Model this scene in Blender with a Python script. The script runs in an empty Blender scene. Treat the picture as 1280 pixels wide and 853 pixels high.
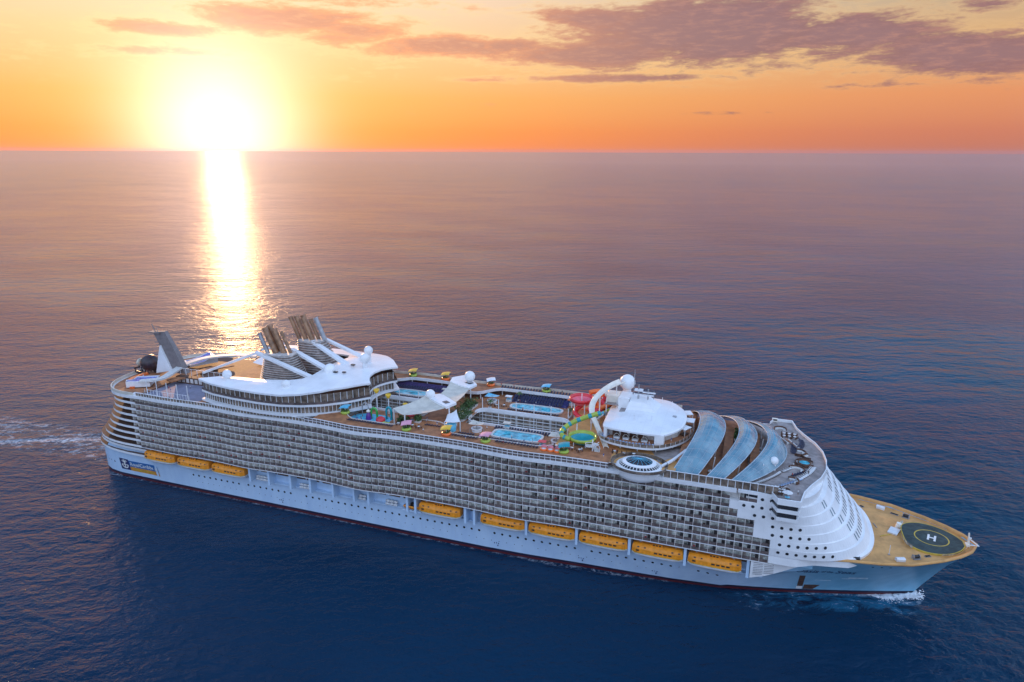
import bpy, bmesh, math, random
from mathutils import Vector, Matrix
R = math.radians
rnd = random.Random(7)
scene = bpy.context.scene
col = scene.collection

# ------------------------------------------------------------------ camera
CAM = Vector((285.1, -234.4, 144.8))
YAW, FPX = -0.340, 853.0
roll = math.atan2(4.6, 1280)
pitch = math.atan2((426.5 - 189.6) * math.cos(roll), FPX)
fw = Vector((math.sin(YAW) * math.cos(pitch), math.cos(YAW) * math.cos(pitch), -math.sin(pitch)))
r0 = Vector((math.cos(YAW), -math.sin(YAW), 0)); u0 = r0.cross(fw)
cr_ = math.cos(roll) * r0 + math.sin(roll) * u0
cu_ = cr_.cross(fw)
cam_d = bpy.data.cameras.new('camera'); cam = bpy.data.objects.new('camera', cam_d); col.objects.link(cam)
cam.matrix_world = Matrix(((cr_.x, cu_.x, -fw.x, CAM.x), (cr_.y, cu_.y, -fw.y, CAM.y), (cr_.z, cu_.z, -fw.z, CAM.z), (0, 0, 0, 1)))
cam_d.sensor_width = 36; cam_d.lens = 36 * FPX / 1280
cam_d.clip_start = 1; cam_d.clip_end = 500000
scene.camera = cam

# ------------------------------------------------------------------ exposure
scene.view_settings.view_transform = 'Standard'
scene.view_settings.look = 'None'
scene.view_settings.gamma = 1
scene.view_settings.exposure = 0.1
scene.cycles.use_denoising = True
scene.cycles.max_bounces = 6
scene.cycles.sample_clamp_indirect = 6
scene.cycles.sample_clamp_direct = 12
scene.cycles.caustics_reflective = False
scene.cycles.caustics_refractive = False

# ------------------------------------------------------------------ sky and sun
SUN_AZ, SUN_EL = R(-41.8), R(1.4)
LAMP_EL = R(4.5)
sx, sy = math.sin(SUN_AZ), math.cos(SUN_AZ)

class G:
    """tiny helper that chains math nodes of one node tree"""
    def __init__(s, nt): s.nt = nt
    def m(s, op, a, b=0.0, c=0.0, clamp=False):
        n = s.nt.nodes.new('ShaderNodeMath'); n.operation = op; n.use_clamp = clamp
        for i, v in enumerate((a, b, c)):
            if isinstance(v, (int, float)): n.inputs[i].default_value = v
            else: s.nt.links.new(v, n.inputs[i])
        return n.outputs[0]
    def add(s, a, b): return s.m('ADD', a, b)
    def sub(s, a, b): return s.m('SUBTRACT', a, b)
    def mul(s, a, b): return s.m('MULTIPLY', a, b)
    def div(s, a, b): return s.m('DIVIDE', a, b)
    def smooth(s, v, lo, hi, o0=0.0, o1=1.0):
        n = s.nt.nodes.new('ShaderNodeMapRange'); n.interpolation_type = 'SMOOTHSTEP'; n.clamp = True
        s.nt.links.new(v, n.inputs[0])
        for i, x in enumerate((lo, hi, o0, o1)): n.inputs[i + 1].default_value = x
        return n.outputs[0]
    def lin(s, v, lo, hi, o0=0.0, o1=1.0):
        n = s.nt.nodes.new('ShaderNodeMapRange'); n.clamp = True
        s.nt.links.new(v, n.inputs[0])
        for i, x in enumerate((lo, hi, o0, o1)): n.inputs[i + 1].default_value = x
        return n.outputs[0]
    def xyz(s, x, y, z):
        n = s.nt.nodes.new('ShaderNodeCombineXYZ')
        for i, v in enumerate((x, y, z)):
            if isinstance(v, (int, float)): n.inputs[i].default_value = v
            else: s.nt.links.new(v, n.inputs[i])
        return n.outputs[0]
    def noise(s, vec, scale, detail=3, rough=.55, dist=0.0):
        n = s.nt.nodes.new('ShaderNodeTexNoise'); n.inputs['Scale'].default_value = scale
        n.inputs['Detail'].default_value = detail; n.inputs['Roughness'].default_value = rough
        n.inputs['Distortion'].default_value = dist
        if vec is not None: s.nt.links.new(vec, n.inputs['Vector'])
        return n.outputs[0]
    def ramp(s, f, stops):
        n = s.nt.nodes.new('ShaderNodeValToRGB'); s.nt.links.new(f, n.inputs[0])
        e = n.color_ramp.elements
        while len(e) < len(stops): e.new(.5)
        for el, (p, c) in zip(e, stops): el.position = p; el.color = (*c, 1)
        return n.outputs[0]
    def mix(s, f, a, b, mode='MIX'):
        n = s.nt.nodes.new('ShaderNodeMix'); n.data_type = 'RGBA'; n.blend_type = mode
        n.clamp_factor = True
        for sock, v in ((n.inputs[0], f), (n.inputs[6], a), (n.inputs[7], b)):
            if isinstance(v, (int, float)): sock.default_value = v
            elif isinstance(v, tuple): sock.default_value = (*v, 1)
            else: s.nt.links.new(v, sock)
        return n.outputs[2]

world = bpy.data.worlds.new('World'); scene.world = world; world.use_nodes = True
nt = world.node_tree; nt.nodes.clear(); g = G(nt)
tc = nt.nodes.new('ShaderNodeTexCoord'); sp = nt.nodes.new('ShaderNodeSeparateXYZ')
nt.links.new(tc.outputs['Generated'], sp.inputs[0])
dx, dy, dz = sp.outputs
el = g.mul(g.m('ARCSINE', dz), 180 / math.pi)                    # degrees above the horizon
elp = g.m('MAXIMUM', el, 0.0)
elf = g.m('POWER', g.div(elp, 90.0), 0.5)                        # 0..1, finer near the horizon
az = g.mul(g.m('ARCTAN2', dx, dy), 180 / math.pi)
daz = g.m('ABSOLUTE', g.sub(az, math.degrees(SUN_AZ)))
daz = g.m('MINIMUM', daz, g.sub(360.0, daz))
P = lambda d: (d / 90) ** .5
sun_side = g.ramp(elf, [(0, (.92, .22, .05)), (P(1.5), (.90, .28, .065)), (P(4), (.88, .40, .11)), (P(8), (.90, .58, .29)), (P(12), (.90, .66, .50)),
                        (P(17), (.86, .74, .84)), (P(26), (.58, .62, .92)), (P(45), (.18, .31, .58)), (1, (.32, .40, .66))])
mid_side = g.ramp(elf, [(0, (.46, .155, .105)), (P(1.5), (.58, .19, .115)), (P(4), (.72, .27, .12)), (P(7.5), (.66, .38, .18)), (P(11), (.44, .36, .27)),
                        (P(14), (.26, .56, 1.0)), (P(22), (.05, .48, 1.05)), (P(45), (.02, .20, .52)), (1, (.32, .40, .66))])
anti_side = g.ramp(elf, [(0, (.50, .58, .82)), (P(6), (.76, .86, 1.15)), (P(20), (.92, 1.20, 1.72)), (P(45), (.85, 1.18, 1.80)), (1, (.32, .40, .66))])  # sky away from the sun, brightened beyond dusk to light the ship's near side
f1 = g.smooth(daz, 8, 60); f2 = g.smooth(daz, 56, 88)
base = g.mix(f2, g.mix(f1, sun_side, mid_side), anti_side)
# clouds laid out by azimuth and elevation
blobs = [(-5.0, 8.8, 9.5, 2.5, 1.2), (5.0, 8.0, 6.0, 1.6, 1.05), (-13.0, 9.9, 5.0, .9, 1.05), (-13, 7.1, 8.0, 1.0, 1.08), (14.5, 6.3, 10.0, 1.4, 1.1), (1.0, 11.4, 9, 1.6, .95),
         (-36.5, 9.2, 6.5, 1.25, 1.1), (-32.0, 8.5, 5.0, 1.0, 1.0), (-25.5, 7.75, 6.6, .9, 1.08), (-19.8, 7.9, 3.6, .6, .95), (-45, 8.2, 6.0, .55, .82), (-45.5, 6.7, 5.0, .36, .72), (-33, 10.6, 9, .6, .6),
         (-13, 5.5, 10.5, .38, .72), (-22, 5.4, 4.5, .22, .55), (12.9, 9.2, 2.2, .5, .62), (-2, 2.9, 6, .22, .50), (-22, 3.6, 3.5, .2, .45), (24, 9.0, 7, 1.5, .8), (-66, 7.5, 8, 1.2, .7), (42, 7.0, 14, 1.3, .8), (8, 4.6, 5, .25, .45)]
cvec = g.xyz(g.mul(az, .16), g.mul(el, .62), 3.7)
cn = g.noise(cvec, 1.25, 9, .66, .35)
cn2 = g.noise(g.xyz(g.mul(az, .42), g.mul(el, 1.9), 9.1), 1.9, 8, .68, .2)
dens = None
for (u, v, su, sv, w) in blobs:
    q = g.add(g.m('POWER', g.m('ABSOLUTE', g.div(g.sub(az, u), su)), 2.0), g.m('POWER', g.m('ABSOLUTE', g.div(g.sub(el, v), sv)), 2.0))
    b = g.mul(g.m('EXPONENT', g.mul(q, -1.0)), w)
    dens = b if dens is None else g.m('MAXIMUM', dens, b)
hi = g.mul(g.smooth(el, 12, 24), .10)
dens = g.add(g.m('MAXIMUM', dens, hi), g.add(g.mul(g.sub(cn, .5), 1.55), g.mul(g.sub(cn2, .5), .95)))
cl = g.smooth(dens, .26, .72)
thin = g.smooth(dens, .10, .46)
near_sun = g.smooth(daz, 10, 40, 1.0, 0.0)
body = g.mix(near_sun, (.25, .115, .14), (.92, .36, .18))
body = g.mix(g.smooth(dens, .55, 1.0, 0.0, .45), body, (.27, .15, .19))
body = g.mix(g.smooth(el, 11, 16), body, g.mix(f1, (.46, .40, .52), (.16, .27, .50)))
rim = g.mix(f1, (1.0, .72, .34), (.78, .50, .24))
sky = g.mix(g.mul(thin, g.mul(g.smooth(el, 30, 11, 0.0, .42), g.smooth(el, 3.5, 6.5))), base, rim)
body = g.mix(g.smooth(cn2, .44, .72, 0.0, .38), body, g.mix(near_sun, (.62, .27, .19), (1.0, .52, .27)))
sky = g.mix(g.mul(cl, .92), sky, body)
# glow of the air round the sun
sd = nt.nodes.new('ShaderNodeVectorMath'); sd.operation = 'DOT_PRODUCT'
gl_el = R(1.3)
sd.inputs[1].default_value = (sx * math.cos(gl_el), sy * math.cos(gl_el), math.sin(gl_el))
nt.links.new(tc.outputs['Generated'], sd.inputs[0])
ang = g.mul(g.m('ARCCOSINE', g.m('MINIMUM', sd.outputs['Value'], 1.0)), 180 / math.pi)
core = g.mul(g.m('EXPONENT', g.mul(g.m('POWER', g.div(ang, 5.2), 2.0), -1.0)), 1.1)
halo = g.mul(g.mul(g.m('EXPONENT', g.mul(g.div(ang, 9.0), -1.0)), .34), g.sub(1.0, g.mul(cl, .45)))
gl = g.mix(1.0, sky, g.mix(1.0, (1.0, .86, .86), g.xyz(core, core, core), 'MULTIPLY'), 'ADD')
gl = g.mix(1.0, gl, g.mix(1.0, (1.0, .64, .30), g.xyz(halo, halo, halo), 'MULTIPLY'), 'ADD')
# the physical sky of a sun on the horizon, underneath
ns = nt.nodes.new('ShaderNodeTexSky'); ns.sky_type = 'NISHITA'; ns.sun_disc = False
ns.sun_elevation = SUN_EL; ns.sun_rotation = SUN_AZ; ns.altitude = 145
nsk = g.mix(1.0, ns.outputs[0], (.015, .015, .015), 'MULTIPLY')
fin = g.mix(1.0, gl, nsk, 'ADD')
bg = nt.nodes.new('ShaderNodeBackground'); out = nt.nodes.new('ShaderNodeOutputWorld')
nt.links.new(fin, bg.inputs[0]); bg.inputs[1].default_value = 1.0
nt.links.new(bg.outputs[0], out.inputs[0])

sun_d = bpy.data.lights.new('sun', 'SUN'); sun = bpy.data.objects.new('sun', sun_d); col.objects.link(sun)
sun_d.energy = 2.4; sun_d.angle = R(0.6); sun_d.color = (1.0, .54, .24)
tosun = Vector((sx * math.cos(LAMP_EL), sy * math.cos(LAMP_EL), math.sin(LAMP_EL)))
sun.rotation_euler = tosun.to_track_quat('Z', 'Y').to_euler()
sun.location = (0, 0, 200)

# ------------------------------------------------------------------ materials
M = {}
def seams(m, sx_, amt):
    n = m.node_tree; gg = G(n); b = n.nodes['Principled BSDF']; lk = b.inputs['Base Color'].links[0].from_socket
    t = n.nodes.new('ShaderNodeTexCoord'); s = n.nodes.new('ShaderNodeSeparateXYZ'); n.links.new(t.outputs['Object'], s.inputs[0])
    a = gg.smooth(gg.m('FRACT', gg.div(s.outputs[0], sx_)), 0, .05, 1.0, 0.0); c = gg.smooth(gg.m('FRACT', gg.div(s.outputs[1], sx_ * 1.3)), 0, .04, 1.0, 0.0)
    st = gg.noise(t.outputs['Object'], .35, 5, .65)
    k = gg.m('MAXIMUM', gg.mul(gg.m('MAXIMUM', a, c), amt), gg.mul(gg.smooth(st, .55, .8), amt * .9))
    n.links.new(gg.mix(k, lk, (.36, .35, .34)), b.inputs['Base Color'])
def mat(name, c, rough=.5, metal=0.0, var=.12, scale=.6, spec=.5, bump=0.0, alpha=1.0, c2=None):
    m = bpy.data.materials.new(name); m.use_nodes = True; n = m.node_tree; gg = G(n)
    b = n.nodes['Principled BSDF']
    b.inputs['Roughness'].default_value = rough; b.inputs['Metallic'].default_value = metal
    b.inputs['Specular IOR Level'].default_value = spec
    t = n.nodes.new('ShaderNodeTexCoord')
    nz = gg.noise(t.outputs['Object'], scale, 4, .6)
    lo = tuple(max(0, v * (1 - var * 1.6)) for v in c); hi_ = c2 or tuple(min(1, v * (1 + var)) for v in c)
    cc = gg.mix(gg.smooth(nz, .3, .7), lo, hi_)
    n.links.new(cc, b.inputs['Base Color'])
    if bump:
        bp = n.nodes.new('ShaderNodeBump'); bp.inputs['Strength'].default_value = bump; bp.inputs['Distance'].default_value = .2
        n.links.new(nz, bp.inputs['Height']); n.links.new(bp.outputs[0], b.inputs['Normal'])
    M[name] = m
    return m
mat('white_paint', (.80, .80, .80), .38, var=.05, scale=.15)
mat('roof_white', (.80, .80, .81), .30, var=.05, scale=.12)
mat('trim_white', (.74, .74, .75), .4, var=.05, scale=.3)
mat('warm_white', (.62, .60, .57), .5, var=.08, scale=.8)
mat('divider', (.84, .79, .73), .5, var=.08, scale=.8)
mat('rail_glass', (.135, .10, .092), .25, var=.25, scale=.7)
mat('door_glass', (.62, .63, .58), .12, var=.5, scale=.5)
mat('open_door', (.045, .04, .042), .4)
mat('curtain', (.34, .29, .25), .8, var=.2, scale=1.5)
mat('dark_glass', (.030, .032, .038), .10, var=.3, scale=.5)
mat('sea_glass', (.13, .22, .26), .15, var=.2, scale=.5)
mat('shell_frame', (.40, .48, .54), .4)
mat('mid_glass', (.20, .15, .115), .15, var=.4, scale=.4)
mat('teak', (.40, .165, .070), .65, var=.22, scale=.35, bump=.1)
mat('teak_light', (.60, .31, .10), .65, var=.14, scale=.25)
mat('deck_grey', (.30, .255, .24), .7, var=.2, scale=.4)
mat('sport_floor', (.20, .20, .27), .6, var=.12, scale=.3)
mat('surf_blue', (.045, .09, .55), .2, var=.3, scale=.6, c2=(.15, .22, .7))
mat('pool_water', (.035, .44, .60), .05, var=.35, scale=.5, c2=(.12, .62, .74))
mat('stand_blue', (.03, .035, .16), .6, var=.3, scale=1.2)
mat('stand_violet', (.055, .035, .13), .6, var=.3, scale=1.2)
mat('lounger_fabric', (.022, .026, .060), .7, var=.3, scale=2)
mat('daybed_blue', (.16, .32, .60), .6, var=.2, scale=2, c2=(.55, .62, .72))
mat('boat_orange', (.80, .27, .012), .35, var=.12, scale=.8)
mat('boat_white', (.72, .72, .72), .4, var=.06)
mat('black', (.012, .012, .014), .4)
mat('steel', (.36, .36, .37), .4, .3, var=.15)
mat('mast_grey', (.20, .17, .165), .5, var=.12, scale=.5)
mat('funnel_brown', (.34, .18, .095), .38, .1, var=.3, scale=.5)
mat('funnel_dark', (.27, .205, .175), .5, var=.3)
mat('louvre', (.60, .55, .51), .45, var=.15)
mat('canvas', (.60, .56, .48), .7, var=.08, scale=.4)
mat('helideck', (.030, .050, .046), .7, var=.3, scale=.6)
mat('mark_yellow', (.55, .38, .05), .6, var=.1)
mat('mark_white', (.75, .75, .72), .6, var=.08)
mat('red_plastic', (.72, .035, .05), .25, var=.1)
mat('pink_plastic', (.80, .16, .22), .25, var=.1)
mat('orange_plastic', (.85, .17, .03), .25, var=.1)
mat('teal_plastic', (.01, .30, .36), .25, var=.1)
mat('green_plastic', (.05, .36, .06), .25, var=.1)
mat('lime_plastic', (.36, .46, .06), .25, var=.1)
mat('yellow_plastic', (.80, .48, .03), .3, var=.1)
mat('blue_plastic', (.03, .20, .62), .25, var=.1)
mat('sky_plastic', (.12, .50, .70), .25, var=.1)
mat('purple_plastic', (.13, .03, .26), .3, var=.1)
mat('cream_plastic', (.80, .74, .64), .3, var=.05)
mat('pink_canvas', (.75, .34, .42), .6, var=.12)
mat('leaf', (.035, .10, .022), .6, var=.5, scale=3, c2=(.10, .20, .04))
mat('beast', (.035, .018, .022), .35, var=.4, scale=.8)
mat('bone', (.55, .50, .40), .5)
mat('sign_navy', (.010, .018, .10), .4)
mat('sign_blue', (.015, .13, .36), .4, var=.1)
mat('sign_orange', (.62, .26, .03), .4, var=.1)
mat('letter_navy', (.012, .035, .13), .4)
mat('skin', (.45, .26, .18), .6)
mat('cloth_red', (.45, .05, .05), .8)
mat('cloth_blue', (.05, .10, .30), .8)
mat('cloth_white', (.7, .7, .7), .8)
mat('foam', (.82, .86, .90), .7, var=.08, scale=.8, bump=.6)
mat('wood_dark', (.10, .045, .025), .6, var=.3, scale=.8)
mat('hull_streak', (.58, .74, .84), .5)

seams(M['roof_white'], 3.0, .22); seams(M['white_paint'], 4.0, .12)
# glazing of the solarium: bluish panes with white ribs in a grid of their own
def solarium_glass():
    m = bpy.data.materials.new('solarium_glass'); m.use_nodes = True; n = m.node_tree; gg = G(n); b = n.nodes['Principled BSDF']
    t = n.nodes.new('ShaderNodeTexCoord'); s = n.nodes.new('ShaderNodeSeparateXYZ'); n.links.new(t.outputs['Object'], s.inputs[0])
    nz = gg.noise(t.outputs['Object'], .16, 4, .6)
    br = n.nodes.new('ShaderNodeTexVoronoi'); br.inputs['Scale'].default_value = .42
    n.links.new(t.outputs['Object'], br.inputs['Vector'])
    c = gg.mix(gg.smooth(nz, .3, .7), (.07, .165, .235), (.25, .37, .42))
    vs = n.nodes.new('ShaderNodeSeparateColor'); n.links.new(br.outputs['Color'], vs.inputs[0])
    c = gg.mix(gg.mul(vs.outputs[0], .55), c, (.11, .28, .36))
    n.links.new(c, b.inputs['Base Color']); b.inputs['Roughness'].default_value = .06
    M['solarium_glass'] = m
solarium_glass()

# hull paint: pale blue topsides, dark boot top with a red line at the water
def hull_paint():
    m = bpy.data.materials.new('hull_paint'); m.use_nodes = True; n = m.node_tree; gg = G(n); b = n.nodes['Principled BSDF']
    t = n.nodes.new('ShaderNodeTexCoord'); s = n.nodes.new('ShaderNodeSeparateXYZ'); n.links.new(t.outputs['Object'], s.inputs[0])
    v = gg.xyz(gg.mul(s.outputs[0], .5), s.outputs[1], gg.mul(s.outputs[2], .12))
    nz = gg.noise(v, .5, 5, .6)
    c = gg.mix(gg.smooth(nz, .25, .75), (.43, .58, .76), (.52, .67, .83))
    fwd = gg.smooth(s.outputs[0], 286, 322)  # deeper teal toward the bow: shade and sea reflection put into the colour
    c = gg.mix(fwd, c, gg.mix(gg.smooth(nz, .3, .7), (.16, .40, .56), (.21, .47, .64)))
    # plating seams
    zz = gg.m('FRACT', gg.div(s.outputs[2], 3.1))
    seam = gg.mul(gg.smooth(zz, .0, .03, 1.0, 0.0), .14)
    c = gg.mix(seam, c, (.22, .32, .44))
    st = gg.noise(gg.xyz(gg.mul(s.outputs[0], 1.1), 0.0, gg.mul(s.outputs[2], .05)), 1.0, 5, .65)
    c = gg.mix(gg.mul(gg.smooth(st, .56, .78), .22), c, (.40, .36, .33))
    xx = gg.m('FRACT', gg.div(s.outputs[0], 12.2))
    c = gg.mix(gg.mul(gg.smooth(xx, .0, .012, 1.0, 0.0), .10), c, (.22, .32, .44))
    c = gg.mix(gg.smooth(s.outputs[2], 1.75, 1.8, 1.0, 0.0), c, (.012, .012, .035))
    c = gg.mix(gg.smooth(s.outputs[2], 0.85, 0.88, 1.0, 0.0), c, (.085, .010, .014))
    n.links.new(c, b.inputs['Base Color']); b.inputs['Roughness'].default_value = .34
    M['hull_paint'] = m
hull_paint()

# ------------------------------------------------------------------ mesh helper
class MB:
    def __init__(s): s.v = []; s.f = []; s.m = []; s.sm = []
    def vert(s, *p): s.v.append(tuple(p)); return len(s.v) - 1
    def face(s, pts, m=0, smooth=False):
        i = len(s.v); s.v += [tuple(p) for p in pts]; s.f.append(tuple(range(i, i + len(pts)))); s.m.append(m); s.sm.append(smooth)
    def faces(s, verts, faces, m=0, smooth=False):
        i = len(s.v); s.v += [tuple(p) for p in verts]
        for f in faces: s.f.append(tuple(i + k for k in f)); s.m.append(m); s.sm.append(smooth)
    def box(s, x0, x1, y0, y1, z0, z1, m=0, skip=''):
        V = [(x0, y0, z0), (x1, y0, z0), (x1, y1, z0), (x0, y1, z0), (x0, y0, z1), (x1, y0, z1), (x1, y1, z1), (x0, y1, z1)]
        Fd = {'b': (0, 3, 2, 1), 't': (4, 5, 6, 7), 'f': (0, 1, 5, 4), 'r': (1, 2, 6, 5), 'k': (2, 3, 7, 6), 'l': (3, 0, 4, 7)}
        s.faces(V, [f for k, f in Fd.items() if k not in skip], m)
    def obox(s, c, sx_, sy_, sz_, rz=0.0, m=0):
        ca, sa = math.cos(rz), math.sin(rz); V = []
        for z in (0, sz_):
            for a, b in ((-1, -1), (1, -1), (1, 1), (-1, 1)):
                x, y = a * sx_ / 2, b * sy_ / 2
                V.append((c[0] + x * ca - y * sa, c[1] + x * sa + y * ca, c[2] + z))
        s.faces(V, [(0, 3, 2, 1), (4, 5, 6, 7), (0, 1, 5, 4), (1, 2, 6, 5), (2, 3, 7, 6), (3, 0, 4, 7)], m)
    def prism(s, poly, z0, z1, m=0, mt=None, bottom=True):
        n = len(poly); V = [(x, y, z0) for x, y in poly] + [(x, y, z1) for x, y in poly]
        s.faces(V, [(i, (i + 1) % n, n + (i + 1) % n, n + i) for i in range(n)], m)
        s.face(V[n:], m if mt is None else mt)
        if bottom: s.face(V[:n][::-1], m)
    def loft(s, rings, m=0, closed=True, caps=True, smooth=True):
        n = len(rings[0]); V = [p for r in rings for p in r]; Fs = []
        for k in range(len(rings) - 1):
            for i in range(n if closed else n - 1):
                j = (i + 1) % n
                Fs.append((k * n + i, k * n + j, (k + 1) * n + j, (k + 1) * n + i))
        s.faces(V, Fs, m, smooth)
        if caps:
            s.face(rings[0][::-1], m); s.face(rings[-1], m)
    def tube(s, path, rad, n=8, m=0, caps=True, flat=1.0):
        P_ = [Vector(p) for p in path]; rings = []
        rr = rad if isinstance(rad, (list, tuple)) else [rad] * len(P_)
        up = Vector((0, 0, 1))
        for i, p in enumerate(P_):
            t = (P_[min(i + 1, len(P_) - 1)] - P_[max(i - 1, 0)]).normalized()
            a = t.cross(up)
            if a.length < 1e-3: a = t.cross(Vector((0, 1, 0)))
            a.normalize(); b = a.cross(t)
            rings.append([tuple(p + a * rr[i] * math.cos(2 * math.pi * k / n) + b * rr[i] * flat * math.sin(2 * math.pi * k / n)) for k in range(n)])
        s.loft(rings, m, True, caps)
    def bar(s, p, q, w, h=None, m=0):
        s.tube([p, q], w / 2 * 1.414, 4, m); 
    def lathe(s, c, prof, n=24, m=0, sx_=1.0, sy_=1.0, smooth=True, caps=False):
        rings = [[(c[0] + r * sx_ * math.cos(2 * math.pi * k / n), c[1] + r * sy_ * math.sin(2 * math.pi * k / n), c[2] + z) for k in range(n)] for r, z in prof]
        s.loft(rings, m, True, caps, smooth)
    def sphere(s, c, r, m=0, n=16, sz=1.0, lo=-90):
        k = 9
        prof = [(max(1e-3, r * math.cos(R(lo + (90 - lo) * i / k))), r * sz * math.sin(R(lo + (90 - lo) * i / k))) for i in range(k + 1)]
        s.lathe(c, prof, n, m)
    def ribbon(s, A, B_, m=0, smooth=False):
        """quad strip between two polylines"""
        for i in range(len(A) - 1): s.face([A[i], A[i + 1], B_[i + 1], B_[i]], m, smooth)
    def build(s, name, mats, parent=None, loc=None):
        me = bpy.data.meshes.new(name); me.from_pydata(s.v, [], s.f)
        if not isinstance(mats, (list, tuple)): mats = [mats]
        for mm in mats: me.materials.append(M[mm])
        me.polygons.foreach_set('material_index', s.m); me.polygons.foreach_set('use_smooth', s.sm)
        me.update()
        o = bpy.data.objects.new(name, me); col.objects.link(o)
        if parent: o.parent = parent
        if loc: o.location = loc
        return o

def tag(o, label=None, cat=None, group=None, kind=None):
    if label: o['label'] = label
    if cat: o['category'] = cat
    if group: o['group'] = group
    if kind: o['kind'] = kind
    return o
def empty(name, loc=(0, 0, 0), rz=0.0, parent=None):
    o = bpy.data.objects.new(name, None); col.objects.link(o); o.location = loc; o.rotation_euler = (0, 0, rz); o.empty_display_size = .5
    if parent: o.parent = parent
    return o
KIDS = {}
def copy_tree(o, parent=None):
    c = o.copy(); col.objects.link(c)
    if parent: c.parent = parent
    for ch in [x for x in o.children]: copy_tree(ch, c)
    return c
def lerp(a, b, t): return a + (b - a) * t
def interp(tab, x):
    if x <= tab[0][0]: return tab[0][1]
    for (a, va), (b, vb) in zip(tab, tab[1:]):
        if x <= b: return va + (vb - va) * (x - a) / (b - a)
    return tab[-1][1]
def spline(pts, k=6):
    """Catmull-Rom through 3-D points"""
    P_ = [Vector(p) for p in pts]; P_ = [2 * P_[0] - P_[1]] + P_ + [2 * P_[-1] - P_[-2]]; o = []
    for i in range(1, len(P_) - 2):
        for j in range(k):
            t = j / k; a, b, c, d = P_[i - 1:i + 3]
            o.append(.5 * ((2 * b) + (c - a) * t + (2 * a - 5 * b + 4 * c - d) * t * t + (3 * b - a - 3 * c + d) * t ** 3))
    o.append(P_[-2]); return o

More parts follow.
